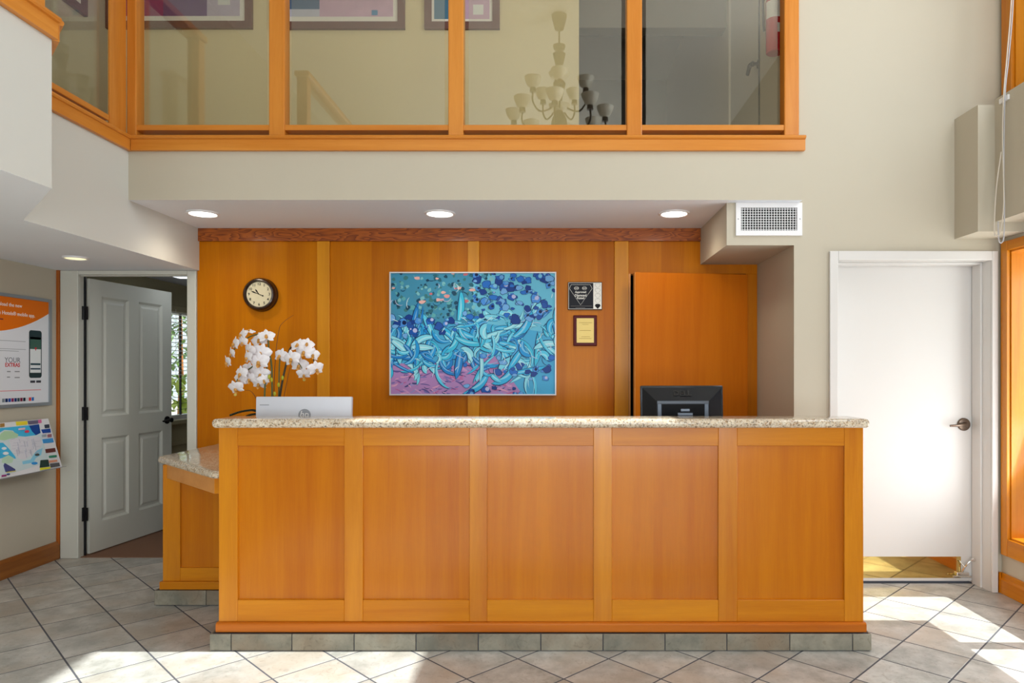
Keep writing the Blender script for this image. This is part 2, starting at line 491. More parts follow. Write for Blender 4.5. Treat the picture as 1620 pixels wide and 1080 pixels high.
M['lamp_dim'] = emit('lamp_lens_dim', (1, 0.9, 0.5, 1), 1.2)
M['tube'] = emit('tube_light', (0.85, 0.93, 1, 1), 2)

PRINT = {}
def ink(r, g, b, rough=0.45):
    k = (r, g, b)
    if k not in PRINT:
        PRINT[k] = plain('ink_%02x%02x%02x' % k, srgb(r, g, b), rough, spec=0.12)
    return PRINT[k]

# ------------------------------------------------------------------ setting: floor with its tiles
XL, XR, YB, YD, YF, YFRONT, ZC = -3.62, 2.77, 5.05, 4.27, 4.20, -3.5, 5.25
def floor_pattern():
    m, nt, N, L, p = new_mat('floor_beyond_tiles')
    tc = N.new('ShaderNodeTexCoord')
    mp = N.new('ShaderNodeMapping'); mp.inputs['Rotation'].default_value = (0, 0, math.radians(45))
    L.new(tc.outputs['Object'], mp.inputs['Vector'])
    b = N.new('ShaderNodeTexBrick'); b.offset = 0; b.inputs['Scale'].default_value = 1
    b.inputs['Brick Width'].default_value = 0.3044; b.inputs['Row Height'].default_value = 0.3044; b.inputs['Mortar Size'].default_value = 0.004
    b.inputs['Color1'].default_value = srgb(186, 182, 174); b.inputs['Color2'].default_value = srgb(198, 190, 178); b.inputs['Mortar'].default_value = srgb(112, 112, 116)
    L.new(mp.outputs[0], b.inputs['Vector']); L.new(b.outputs['Color'], p.inputs['Base Color'])
    p.inputs['Roughness'].default_value = 0.35
    return m
floor = struct('floor', box_bm(XL - 0.15, XR + 0.2, YFRONT - 0.15, 5.2, -0.10, -0.005), floor_pattern())
part('grout_bed', box_bm(XL, XR, 2.05, 5.055, -0.0052, -0.0010), M['grout'], floor)
S = 0.4305           # spacing of the joints in x+y and in y-x
C_A, C_B = 1.382, 1.293
G = 0.0058           # half joint along the diagonal sums
def clip(poly, f):
    out = []
    for i in range(len(poly)):
        a, b = poly[i], poly[(i + 1) % len(poly)]
        fa, fb = f(a), f(b)
        if fa >= 0: out.append(a)
        if (fa >= 0) != (fb >= 0):
            t = fa / (fa - fb)
            out.append((a[0] + (b[0] - a[0]) * t, a[1] + (b[1] - a[1]) * t))
    return out
def tile_mesh(pts, dz):
    bm = bmesh.new()
    c = (sum(p[0] for p in pts) / len(pts), sum(p[1] for p in pts) / len(pts))
    ins = [(p[0] + (c[0] - p[0]) * 0.012, p[1] + (c[1] - p[1]) * 0.012) for p in pts]
    lo = [bm.verts.new((p[0], p[1], -0.006)) for p in pts]
    mi = [bm.verts.new((p[0], p[1], -0.0006)) for p in pts]
    hi = [bm.verts.new((p[0], p[1], dz)) for p in ins]
    n = len(pts)
    for i in range(n):
        j = (i + 1) % n
        bm.faces.new((lo[i], lo[j], mi[j], mi[i])); bm.faces.new((mi[i], mi[j], hi[j], hi[i]))
    bm.faces.new(hi)
    bmesh.ops.recalc_face_normals(bm, faces=bm.faces[:])
    m = bpy.data.meshes.new('floor_tile'); bm.to_mesh(m); bm.free()
    m.materials.append(M['tile'])
    return m
half = (S - 2 * G) / 2
full = [(0, -half), (half, 0), (0, half), (-half, 0)]
shared = [tile_mesh(full, dz) for dz in (0.0, -0.00015, -0.0003)]
for ia in range(-30, 30):
    for ib in range(-30, 30):
        a = C_A + (ia + 0.5) * S; b = C_B + (ib + 0.5) * S
        cx, cy = (a - b) / 2, (a + b) / 2
        if not (XL - 0.3 < cx < XR + 0.3 and 2.25 < cy < YB + 0.3): continue
        if -1.45 < cx < 1.2 and cy > 3.8: continue              # hidden behind the counter
        xmax = XR; ymax = 5.055 if cx < 0 else 4.44
        if cx > 1.0 and cy > 4.2 and cx < 1.62: ymax = 4.265
        poly = [(cx + p[0], cy + p[1]) for p in full]
        cl = poly
        for f in (lambda p: p[0] - XL, lambda p: xmax - p[0], lambda p: ymax - p[1]):
            if len(cl) < 3: break
            cl = clip(cl, f)
        if len(cl) < 3: continue
        ar = abs(sum(cl[i][0] * cl[(i + 1) % len(cl)][1] - cl[(i + 1) % len(cl)][0] * cl[i][1] for i in range(len(cl)))) / 2
        if ar < 0.0006: continue
        if ar > 0.999 * 2 * half * half:
            o = bpy.data.objects.new('floor_tile', random.choice(shared))
            o.rotation_euler = (0, 0, random.randrange(4) * math.pi / 2)
        else:
            o = bpy.data.objects.new('floor_tile', tile_mesh([(p[0] - cx, p[1] - cy) for p in cl], -0.0003))
        COL.objects.link(o)
        o.parent = floor
        o.location = Vector((cx, cy, 0)) - floor.location

# ------------------------------------------------------------------ setting: walls
WB0 = 5.06
DL0, DL1, DLT = -3.475, -2.665, 2.080        # opening of the office door
DW0, DW1, DWT = 0.545, 1.412, 2.075          # opening in the panelled wall
wall_back = struct('wall_back', grid_wall_bm(XL - 0.15, 1.60, 0, 2.71, WB0, 5.10, [(DL0, DL1, -1, DLT), (DW0, DW1, -1, DWT)], 'XZ'), M['beige'])
wall_left = struct('wall_left', grid_wall_bm(YFRONT, 8.6, 0, ZC, XL - 0.15, XL, [(6.2, 7.25, 0.90, 1.965)], 'YZ'), M['beige'])
LW = [(3.46, 4.19, 0.34, 2.10), (2.3, 3.40, 0.34, 2.10)]            # low windows of the right wall
UW = [(0.7, 4.15, 2.97, 4.74)]
wall_right = struct('wall_right', grid_wall_bm(YFRONT, YD + 0.25, 0, ZC, XR, XR + 0.16, LW + UW, 'YZ'), M['beige'])
FW = [(-3.0, -1.3, 0.35, 2.75), (-1.2, 0.5, 0.35, 2.75), (0.6, 2.3, 0.35, 2.75), (-3.0, -1.3, 3.1, 4.95), (-1.2, 0.5, 3.1, 4.95), (0.6, 2.3, 3.1, 4.95)]
wall_front = struct('wall_front', grid_wall_bm(XL, XR, 0, ZC, YFRONT - 0.15, YFRONT, FW, 'XZ'), M['beige'])
WD0, WD1, WDT = 1.735, 2.712, 2.062
wall_door = struct('wall_door_side', grid_wall_bm(1.486, XR, 0, ZC, YD, YD + 0.25, [(WD0, WD1, -1, WDT)], 'XZ'), M['beige'])
struct('wall_niche_side', box_bm(1.486, 1.60, YD + 0.25, WB0, 0, 2.40), M['beige'])
struct('wall_vent_chase', box_bm(1.07, 1.486, YD, WB0, 2.143, 2.4045), M['beige'])
struct('wall_column', box_bm(2.479, XR, 4.034, YD, 2.18, 2.92), M['beige'])
struct('wall_beam', box_bm(2.578, XR, YFRONT, 4.034, 2.235, 2.95), M['beige'])

# the balcony body: plan polygon, painted front and white underside
def two_tone(bm):
    bm.normal_update()
    for f in bm.faces:
        f.material_index = 1 if f.normal.z < -0.5 else 0
    return bm
BX, JX, JY0, JY1 = -2.588, -2.026, 3.367, 2.786
struct('ceiling_balcony', two_tone(box_bm(BX, 1.515, YF, WB0, 2.405, 2.71)), [M['beige'], M['white_paint']])
struct('ceiling_side_balcony', two_tone(prism_bm([(XL, WB0), (BX, WB0), (BX, JY0), (JX, JY1), (JX, YFRONT), (XL, YFRONT)], 2.10, 2.71)), [M['beige_lit'], M['white_paint']])
struct('floor_upper', box_bm(XL, 1.50, WB0, 9.2, 2.62, 2.71), M['carpet'])
struct('ceiling', box_bm(XL - 0.15, XR + 0.16, YFRONT - 0.15, 9.2, ZC, ZC + 0.1), M['lobby_ceiling'])
YU = 5.60
wall_upper = struct('wall_upper_back', box_bm(XL, 0.205, YU, YU + 0.12, 2.71, ZC), M['upper'])
struct('wall_hall_left', box_bm(0.085, 0.205, YU + 0.12, 9.2, 2.71, ZC), M['hall_dark'])
struct('wall_hall_end', box_bm(0.085, 1.62, 9.2, 9.3, 2.62, ZC), M['hall_dark'])
DH0, DH1, DHT = 5.02, 5.92, 4.75
wall_hall = struct('wall_hall_right', grid_wall_bm(YD + 0.25, 9.2, 2.71, ZC, 1.50, 1.62, [(DH0, DH1, 2.70, DHT)], 'YZ'), M['beige'])
struct('trim_hall_header', box_bm(0.205, 1.50, YU + 0.4, YU + 0.55, 4.35, ZC), M['hall_dark'])

# office behind the left door
struct('wall_office_back', box_bm(XL, -0.4, 8.5, 8.6, 0, 2.5), M['office_paint'])
struct('wall_office_side', box_bm(-0.5, -0.4, 5.10, 8.5, 0, 2.5), M['office_paint'])
struct('wall_office_lining', grid_wall_bm(5.10, 8.5, 0, 2.5, XL, XL + 0.012, [(6.2, 7.25, 0.90, 1.965)], 'YZ'), M['office_paint'])
struct('ceiling_office', box_bm(XL + 0.012, -0.5, 5.10, 8.5, 2.20, 2.3), M['white_paint'])
struct('floor_office', box_bm(XL + 0.012, 1.6, 5.055, 8.5, -0.1, 0.004), M['carpet'])
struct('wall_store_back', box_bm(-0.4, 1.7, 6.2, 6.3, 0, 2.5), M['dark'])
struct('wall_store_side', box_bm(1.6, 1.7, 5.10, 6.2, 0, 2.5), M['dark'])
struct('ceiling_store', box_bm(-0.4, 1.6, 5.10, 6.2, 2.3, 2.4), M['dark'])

# panelled wall: veneer panels, battens and crown board are pieces of the back wall
bat = [(502, 522), (740, 758.5), (972, 991)]
bx = [(PX(a, 5.03), PX(b, 5.03)) for a, b in bat]
Z0W, Z1W = 0.0, PZ(382, 5.04)
edges = [-2.603] + [x for p in bx for x in p]
for i in range(3):
    part('wall_panel', box_bm(edges[2 * i], edges[2 * i + 1], 5.040, WB0, Z0W, Z1W, 0.0015, 1), M['wall_panel'], wall_back)
for a, b in bx:
    part('batten', box_bm(a, b if b < 0.5 else DW0, 5.022, WB0, Z0W, Z1W, 0.003, 2), M['batten'], wall_back)
part('wall_panel', box_bm(DW0, 1.486, 5.040, WB0, DWT, Z1W, 0.0015, 1), M['wall_panel'], wall_back)
part('wall_panel', box_bm(DW1, 1.486, 5.040, WB0, 0, DWT, 0.0015, 1), M['wall_panel'], wall_back)
part('crown_board', box_bm(-2.588, 1.07, 5.018, WB0, Z1W, 2.405, 0.003, 2), M['crown'], wall_back, label='reddish board with bold arched grain')

# corner strip, baseboards
struct('trim_1', box_bm(XL, XL + 0.022, 5.02, WB0, 0.10, 2.10, 0.003), wood('brown_strip_wood', srgb(178, 96, 30), srgb(140, 70, 14), 'Z', rough=0.4))
def baseboard(name, prof, y0, y1, mats):
    return struct(name, prism_bm(prof, y0, y1, 'Y', 0.002, 1), mats)
baseboard('baseboard_left', [(XL, 0), (XL + 0.022, 0), (XL + 0.022, 0.105), (XL + 0.012, 0.128), (XL, 0.128)], YFRONT, 5.03, M['dark_wood'])
baseboard('baseboard_right', [(XR, 0), (XR - 0.024, 0), (XR - 0.024, 0.085), (XR - 0.012, 0.095), (XR - 0.012, 0.125), (XR, 0.125)], YFRONT, YD - 0.0, M['wood_y'])
struct('baseboard_door_side', box_bm(2.7535, XR - 0.025, YD - 0.02, YD, 0, 0.125, 0.002), M['wood_h'])

# balcony edge boards with rounded caps
def edge_run(name, p, q, mat):
    """fascia board and cap along a run from p to q; outside is to the right of the direction"""
    p, q = Vector(p), Vector(q)
    d = (q - p).normalized(); n = Vector((d.y, -d.x))
    L_ = (q - p).length
    prof = [(-0.10, 2.785), (-0.10, 2.711), (0.001, 2.711), (0.001, 2.700), (0.026, 2.700), (0.026, 2.766), (0.036, 2.768), (0.042, 2.776), (0.040, 2.785), (0.032, 2.790)]
    bm = prism_bm([(a, b) for a, b in prof], 0, L_, 'Y', 0, 1)
    # local: x = outward, y = along, z
    R = Matrix(((n.x, d.x, 0, p.x), (n.y, d.y, 0, p.y), (0, 0, 1, 0), (0, 0, 0, 1)))
    bm.transform(R)
    bmesh.ops.recalc_face_normals(bm, faces=bm.faces[:])
    return struct(name, bm, mat)
edge_run('trim_2', (BX + 0.03, YF), (1.522, YF), M['rail_h'])
edge_run('trim_3', (BX, JY0), (BX, YF + 0.0), M['rail_y'])
edge_run('trim_4', (JX, JY1), (BX, JY0), M['rail_y'])
edge_run('trim_5', (JX, YFRONT), (JX, JY1), M['rail_y'])

# ------------------------------------------------------------------ balcony railing: front run and side run
ZR0, ZR1 = 2.79, 3.82
rail = thing('balcony_railing', 'orange wood and glass railing along the front of the balcony above the desk', 'railing', (-0.5, YF + 0.08, ZR0))
PY0, PY1 = 4.225, 4.315
posts = [(-2.6155, -2.556), (PX(425, PY0), PX(450, PY0)), (PX(709, PY0), PX(733, PY0)), (PX(991.5, PY0), PX(1016, PY0)), (PX(1241, PY0), PX(1264.5, PY0))]
for a, b in posts:
    part('post', box_bm(a, b, PY0, PY1, ZR0 - 0.004, ZR1, 0.006, 2), M['rail_v'], rail)
for (a0, a1), (b0, b1) in zip(posts, posts[1:]):
    part('bottom_rail', box_bm(a1 - 0.002, b0 + 0.002, PY0 + 0.006, PY1 + 0.012, PZ(205.5, PY0), PZ(196.5, PY0), 0.004, 2), M['rail_h'], rail)
    part('glass_pane', box_bm(a1 + 0.028, b0 - 0.028, 4.266, 4.274, PZ(198, PY0), ZR1 - 0.02), M['rail_glass'], rail)
part('hand_rail', box_bm(-2.55, 1.51, PY0 - 0.02, PY1 + 0.02, ZR1, ZR1 + 0.05, 0.015, 3), M['rail_h'], rail)

srail = thing('balcony_railing', 'orange wood and glass railing on the side balcony above the office door', 'railing', (BX - 0.06, 3.7, ZR0))
SX0, SX1 = BX - 0.115, BX - 0.027
part('post', box_bm(SX1 - 0.014, SX1, 4.070, 4.224, ZR0 - 0.004, ZR1, 0.003, 2), M['rail_v'], srail)
part('post', box_bm(SX0, SX1, 3.36, 3.45, ZR0 - 0.004, ZR1, 0.006, 2), M['rail_v'], srail)
part('post', box_bm(JX - 0.115, JX - 0.027, 2.70, 2.79, ZR0 - 0.004, ZR1, 0.006, 2), M['rail_v'], srail)
part('bottom_rail', box_bm(SX0 + 0.008, SX1 - 0.006, 3.448, 4.072, PZ(205.5, PY0), PZ(196.5, PY0), 0.004, 2), M['rail_y'], srail)
part('glass_pane', box_bm(SX0 + 0.04, SX0 + 0.048, 3.475, 4.19, PZ(198, PY0), ZR1 - 0.02), M['rail_glass'], srail)
part('hand_rail', box_bm(SX0 - 0.02, SX1 + 0.02, 3.35, 4.2, ZR1, ZR1 + 0.05, 0.015, 3), M['rail_y'], srail)
nrail = part('bottom_rail', box_bm(JX - 0.107, JX - 0.033, 0.6, 2.702, PZ(205.5, PY0), PZ(196.5, PY0), 0.004, 2), M['rail_y'], srail)
part('glass_pane', box_bm(JX - 0.075, JX - 0.067, 0.7, 2.67, PZ(198, PY0), ZR1 - 0.02), M['rail_glass'], srail)
part('hand_rail', box_bm(JX - 0.135, JX - 0.007, 0.6, 2.80, ZR1, ZR1 + 0.05, 0.015, 3), M['rail_y'], srail)
part('post', box_bm(JX - 0.115, JX - 0.027, 0.6, 0.69, ZR0 - 0.004, ZR1, 0.006, 2), M['rail_v'], srail)

# ------------------------------------------------------------------ windows of the lobby
def window_yz(name, y0, y1, z0, z1, x_in, depth, trim, low=None, trim_mat=('wood_y', 'wood_v')):
    """timber window in the right wall; trim stands on the wall's inner face"""
    w = bpy.data.objects.new(name, None); COL.objects.link(w); w.location = (x_in, (y0 + y1) / 2, z0); w['kind'] = 'structure'
    hy, vz = M[trim_mat[0]], M[trim_mat[1]]
    t = trim
    part('casing', box_bm(x_in - 0.022, x_in, y1 - 0.004, y1 + t, z0 - t * 1.8, z1 + t, 0.004), vz, w)
    part('casing', box_bm(x_in - 0.022, x_in, y0 - (low or t), y0 + 0.004, z0 - t * 1.8, z1 + t, 0.004), vz, w)
    part('casing', box_bm(x_in - 0.021, x_in, y0 + 0.004, y1 - 0.004, z1 - 0.004, z1 + t, 0.004), hy, w)
    part('casing', box_bm(x_in - 0.021, x_in, y0 + 0.004, y1 - 0.004, z0 - t * 1.8, z0 + 0.004, 0.004), hy, w)
    part('jamb', box_bm(x_in, x_in + depth, y1 - 0.014, y1, z0, z1), vz, w)
    part('jamb', box_bm(x_in, x_in + depth, y0, y0 + 0.014, z0, z1), vz, w)
    part('sill', box_bm(x_in, x_in + depth, y0 + 0.014, y1 - 0.014, z0, z0 + 0.014), hy, w)
    part('head', box_bm(x_in, x_in + depth, y0 + 0.014, y1 - 0.014, z1 - 0.014, z1), hy, w)
    part('pane', box_bm(x_in + depth - 0.03, x_in + depth - 0.024, y0 + 0.014, y1 - 0.014, z0 + 0.014, z1 - 0.014), M['pane_glass'], w)
    return w
window_yz('window_1', 3.46, 4.19, 0.34, 2.10, XR, 0.15, 0.056, 0.029)
window_yz('window_2', 2.3, 3.40, 0.34, 2.10, XR, 0.15, 0.03)
window_yz('window_3', 0.7, 4.15, 2.97, 4.74, XR, 0.15, 0.09)
for i, (a, b, c, d) in enumerate(FW):
    w = bpy.data.objects.new('window_%d' % (i + 4), None); COL.objects.link(w); w.location = ((a + b) / 2, YFRONT, c); w['kind'] = 'structure'
    bm = grid_wall_bm(a - 0.08, b + 0.08 if False else b + 0.05, c - 0.08, d + 0.08, YFRONT, YFRONT + 0.02, [(a + 0.03, b - 0.03, c + 0.03, d - 0.03)], 'XZ')
    bm.free()
    part('frame', grid_wall_bm(a, b, c, d, YFRONT - 0.10, YFRONT - 0.03, [(a + 0.06, b - 0.06, c + 0.06, d - 0.06)], 'XZ'), M['wood_v'], w)
    part('pane', box_bm(a + 0.06, b - 0.06, YFRONT - 0.07, YFRONT - 0.064, c + 0.06, d - 0.06), M['pane_glass'], w)

# sheets added out of view at the low windows to shape the sun patches
rb = thing('sun_blocker', 'pale sheets added out of view to block sun at the low side windows', 'blind', (XR - 0.05, 3.0, 0.72))
part('blocker_sheet', box_bm(XR + 0.075, XR + 0.079, 3.475, 3.78, 0.74, 2.06), M['paper'], rb)
part('blocker_sheet', box_bm(XR + 0.075, XR + 0.079, 2.32, 3.385, 0.74, 2.06), M['paper'], rb)

rb2 = thing('sun_blocker', 'pale sheet added out of view to block sun at the high side window', 'blind', (XR + 0.1, 3.88, 2.99))
part('blocker_sheet', box_bm(XR + 0.10, XR + 0.104, 3.575, 4.1355, 2.985, 4.725), M['paper'], rb2)  # unseen sheet added to keep stray sun off the side desk and floor

# ------------------------------------------------------------------ office door (left)
d1 = bpy.data.objects.new('door_1', None); COL.objects.link(d1); d1.location = (-3.05, 5.05, 0); d1['kind'] = 'structure'
wg = M['cream_gloss']
part('casing', box_bm(XL + 0.023, DL0 + 0.01, 5.028, WB0, 0, 2.098, 0.005), wg, d1)
part('casing', box_bm(DL1 - 0.008, -2.606, 5.028, WB0, 0, 2.098, 0.005), wg, d1)
part('casing', box_bm(DL0 + 0.01, DL1 - 0.008, 5.028, WB0, DLT - 0.012, 2.098, 0.005), wg, d1)
part('jamb', box_bm(DL0, DL0 + 0.006, WB0, 5.10, 0, DLT), wg, d1)
part('gap_shade', box_bm(DL0 + 0.006, DL0 + 0.022, 5.094, 5.10, 0.005, DLT - 0.018), M['black_plastic'], d1)  # black strip standing in for the shade in the hinge gap
part('jamb', box_bm(DL1 - 0.018, DL1, WB0, 5.10, 0, DLT), wg, d1)
part('jamb', box_bm(DL0 + 0.006, DL1 - 0.018, WB0, 5.10, DLT - 0.018, DLT), wg, d1)
# leaf, swung into the office: local x along the leaf from the hinge, local y thickness, z up
hx, hy = -3.460, 5.120
tx, ty = PX(268, 6.02), 6.02
ang = math.atan2(ty - hy, tx - hx); LW_ = math.hypot(tx - hx, ty - hy)
RM = Matrix.Translation((hx, hy, 0)) @ Matrix.Rotation(ang, 4, 'Z')
def leaf_with_panels(w, h, t, panels, z0=0.012):
    bm = grid_wall_bm(0.0, w, z0, h, -t / 2, t / 2, panels, 'XZ')
    return bm
st = 0.115; mid = LW_ / 2
pans = []
for a, b in ((st, mid - 0.055), (mid + 0.055, LW_ - st)):
    pans += [(a, b, 0.23, 0.86), (a, b, 1.02, 1.93)]
bm = leaf_with_panels(LW_, 2.052, 0.04, pans)
bm.transform(RM)
leaf = part('leaf', bm, wg, d1)
for a, b, c, d in pans:
    own = bmesh.new()
    # raised panel: sloping moulding around a flat field, on both faces
    q = [(a, c), (b, c), (b, d), (a, d)]
    for s in (-1, 1):
        rings = []
        for ins, off in ((0, 0.02), (0.018, 0.006), (0.034, 0.006), (0.052, 0.014)):
            rings.append([own.verts.new((x + (ins if x == a else -ins), s * off, z + (ins if z == c else -ins))) for x, z in q])
        for r0, r1 in zip(rings, rings[1:]):
            for i in range(4): own.faces.new((r0[i], r0[(i + 1) % 4], r1[(i + 1) % 4], r1[i]))
        own.faces.new(rings[-1])
    bmesh.ops.recalc_face_normals(own, faces=own.faces[:])
    own.transform(RM)
    part('door_panel', own, wg, leaf, kind='stuff' if False else None)
for z in (0.311, 1.052, 1.793):
    own = tube_bm([(hx - 0.004, hy - 0.038, z - 0.05), (hx - 0.004, hy - 0.038, z + 0.05)], 0.010, n=10)
    box_bm(hx - 0.03, hx - 0.002, hy - 0.040, hy - 0.030, z - 0.048, z + 0.048, 0, bm=own)
    box_bm(hx - 0.004, hx + 0.026, hy - 0.040, hy - 0.030, z - 0.048, z + 0.048, 0, bm=own)
    part('hinge', own, M['black_metal'], d1)
own = lathe_bm([(0.033, 0), (0.033, 0.008), (0.014, 0.010), (0.013, 0.035), (0.020, 0.042), (0.020, 0.05), (0.0, 0.052)], 20)
own.transform(RM @ Matrix.Translation((LW_ - 0.062, -0.02, 0.945)) @ Matrix.Rotation(math.pi / 2, 4, 'X'))
lev = tube_bm(smooth_path([(0, -0.042, 0), (-0.05, -0.046, 0.0), (-0.105, -0.044, -0.004)], 4), 0.010, 0.007, 8)
join(own, lev, RM @ Matrix.Translation((LW_ - 0.062, -0.02, 0.945)))
part('door_handle', own, M['black_metal'], d1, smooth='auto')

# office window with blind, shrubs outside
wo = bpy.data.objects.new('window_10', None); COL.objects.link(wo); wo.location = (XL - 0.05, 6.7, 0.9); wo['kind'] = 'structure'
part('frame', grid_wall_bm(6.2, 7.25, 0.90, 1.965, XL - 0.10, XL - 0.04, [(6.24, 7.21, 0.94, 1.925)], 'YZ'), M['white_gloss'], wo)
part('pane', box_bm(XL - 0.075, XL - 0.069, 6.24, 7.21, 0.94, 1.925), M['pane_glass'], wo)
for y in (6.42, 6.62, 6.80, 7.0):
    part('bar', box_bm(XL - 0.066, XL - 0.050, y - 0.008, y + 0.008, 0.94, 1.925), M['black_metal'], wo)
for z in (0.99, 1.05, 1.11, 1.17):
    part('bar', box_bm(XL - 0.068, XL - 0.062, 6.24, 7.21, z - 0.002, z + 0.002), M['black_metal'], wo)
part('sill', box_bm(XL + 0.012, XL + 0.05, 6.15, 7.3, 0.86, 0.90, 0.004), M['office_paint'], wo)
part('chair_rail', box_bm(XL + 0.012, XL + 0.028, 5.3, 8.4, 0.66, 0.70, 0.003), M['office_paint'], wo)
vb = thing('venetian_blind', 'half-drawn white venetian blind in the office window behind the open door', 'blind', (XL + 0.035, 6.72, 1.25))
part('head_rail', box_bm(XL + 0.013, XL + 0.06, 6.16, 7.29, 1.93, 1.985, 0.004), M['office_paint'], vb)
z = 1.90
slat_mesh = None
while z > 1.28:
    if slat_mesh is None:
        own = box_bm(-0.02, 0.02, -0.55, 0.55, -0.0008, 0.0008)
        own.transform(Matrix.Rotation(math.radians(-4), 4, 'Y'))
        so = part('slat', own, M['white_plastic'], vb); slat_mesh = so.data
    else:
        so = bpy.data.objects.new('slat', slat_mesh); COL.objects.link(so); so.parent = vb
    so.location = Vector((XL + 0.037, 6.725, z)) - vb.location
    z -= 0.038
for y in (6.5, 6.95):
    part('cord', tube_bm([(XL + 0.062, y, 1.95), (XL + 0.062, y, 1.27)], 0.0015, n=5), M['white_plastic'], vb)
ol = thing('strip_light', 'slim white ceiling light in the office beyond the open door', 'light', (-3.0, 5.66, 2.17))
part('housing', box_bm(-3.25, -2.2, 5.80, 5.98, 2.178, 2.2, 0.004), M['white_plastic'], ol)
part('diffuser', box_bm(-3.23, -2.22, 5.82, 5.96, 2.164, 2.178, 0.004), M['tube'], ol)
ld = bpy.data.lights.new('lamp', 'AREA'); ld.shape = 'RECTANGLE'; ld.size = 1.0; ld.size_y = 0.14; ld.energy = 1.5; ld.color = (0.9, 0.95, 1.0)
lo_ = bpy.data.objects.new('lamp', ld); COL.objects.link(lo_); lo_.parent = ol; lo_.location = Vector((-2.72, 5.89, 2.158)) - ol.location

struct('floor_outside', box_bm(-40, 40, -40, 40, -0.35, -0.3), plain('paving', srgb(176, 172, 164), 0.9, noise=0.08, nscale=4))
def leafy(name, label, x, y, z0, rx, rz, n, c1, c2):
    t = thing(name, label, 'shrub', (x, y, z0), 'shrubs outside the office window')
    m = plain(name + '_leaves', c1, 0.6, noise=0.5, nscale=6)
    own = bmesh.new()
    for i in range(n):
        a = random.uniform(0, 2 * math.pi); ph = math.acos(random.uniform(-0.6, 1)); rr = random.uniform(0.55, 1.0)
        p = Vector((x + rx * rr * math.sin(ph) * math.cos(a), y + rx * rr * math.sin(ph) * math.sin(a), z0 + rz * 0.62 + rz * 0.6 * rr * math.cos(ph)))
        s = random.uniform(0.05, 0.12)
        R = Matrix.Translation(p) @ Matrix.Rotation(random.uniform(0, 6.28), 4, 'Z') @ Matrix.Rotation(random.uniform(-1.2, 1.2), 4, 'X')
        vs = [own.verts.new(R @ Vector(q)) for q in ((-s * 0.5, 0, 0), (0, -s, 0), (s * 0.5, 0, 0.01), (0, s, 0))]
        own.faces.new(vs)
    part('foliage', own, m, t, kind='stuff')
    part('trunk', tube_bm([(x, y, z0), (x + 0.04, y, z0 + rz * 0.4), (x, y + 0.03, z0 + rz * 0.9)], 0.07, 0.02), M['dark_wood'], t)
leafy('shrub', 'tall light green shrub seen through the office blind', -7.0, 12.9, -0.3, 1.3, 3.6, 1500, srgb(108, 140, 70), None)
leafy('shrub', 'low yellow-green bush at the foot of the office window', -4.8, 8.85, -0.3, 0.7, 1.3, 700, srgb(150, 165, 60), None)
leafy('shrub', 'dark green tree behind the others outside the office window', -10.6, 18.6, -0.3, 2.4, 6.0, 1500, srgb(60, 96, 52), None)

# ------------------------------------------------------------------ panelled door ajar in the back wall
d2 = bpy.data.objects.new('door_2', None); COL.objects.link(d2); d2.location = (0.98, 5.05, 0); d2['kind'] = 'structure'
hx2, hy2 = 1.404, 5.022
ex2, ey2 = PX(1004, 4.90), 4.90
an2 = math.atan2(ey2 - hy2, ex2 - hx2); L2 = math.hypot(ex2 - hx2, ey2 - hy2)
own = box_bm(0, L2, -0.02, 0.02, 0.01, 2.066, 0.002, 1)
own.transform(Matrix.Translation((hx2, hy2, 0)) @ Matrix.Rotation(an2, 4, 'Z'))
part('leaf', own, wood('door_veneer', srgb(204, 114, 14), srgb(182, 92, 4), 'Z', scale=7, strips=0.15, spec=0.2), d2)
own = box_bm(L2, L2 + 0.004, -0.0195, 0.0195, 0.012, 2.064)
own.transform(Matrix.Translation((hx2, hy2, 0)) @ Matrix.Rotation(an2, 4, 'Z'))
part('edge_band', own, M['pale_wood'], d2)
part('jamb', box_bm(DW0, DW0 + 0.015, 5.03, 5.10, 0, DWT), M['pale_wood'], d2)
part('jamb', box_bm(DW0 + 0.015, DW1 - 0.015, 5.06, 5.10, DWT - 0.004, DWT + 0.012 if False else DWT), M['wood_h'], d2)
part('jamb', box_bm(DW1 - 0.006, DW1, 5.045, 5.10, 0, DWT), M['wood_v'], d2)

# ------------------------------------------------------------------ white door (right)
d3 = bpy.data.objects.new('door_3', None); COL.objects.link(d3); d3.location = (2.22, 4.3, 0); d3['kind'] = 'structure'
wh = M['white_gloss']
ca0, ca1 = PX(1313, 4.25), PX(1579.5, 4.25)
part('casing', box_bm(ca0, WD0 + 0.018, YD - 0.02, YD, 0, 2.105, 0.004), wh, d3)
part('casing', box_bm(WD1 - 0.010, ca1, YD - 0.02, YD, 0, 2.105, 0.004), wh, d3)
part('casing', box_bm(WD0 + 0.018, WD1 - 0.010, YD - 0.02, YD, WDT - 0.014, 2.105, 0.004), wh, d3)
part('jamb', box_bm(WD0, WD0 + 0.014, YD, YD + 0.25, 0, WDT), wh, d3)
part('jamb', box_bm(WD1 - 0.010, WD1, YD, YD + 0.25, 0, WDT), wh, d3)
part('jamb', box_bm(WD0 + 0.014, WD1 - 0.010, YD, YD + 0.25, WDT - 0.012, WDT), wh, d3)
part('stop', box_bm(WD1 - 0.024, WD1 - 0.010, YD + 0.08, YD + 0.17, 0, WDT - 0.012, 0.003), wh, d3)
part('stop', box_bm(WD0 + 0.014, WD1 - 0.024, YD + 0.08, YD + 0.17, WDT - 0.026, WDT - 0.012, 0.003), wh, d3)
YL = 4.445
part('leaf', box_bm(WD0 + 0.016, WD1 - 0.013, YL, YL + 0.044, 0.014, WDT - 0.014, 0.002, 1), wh, d3)
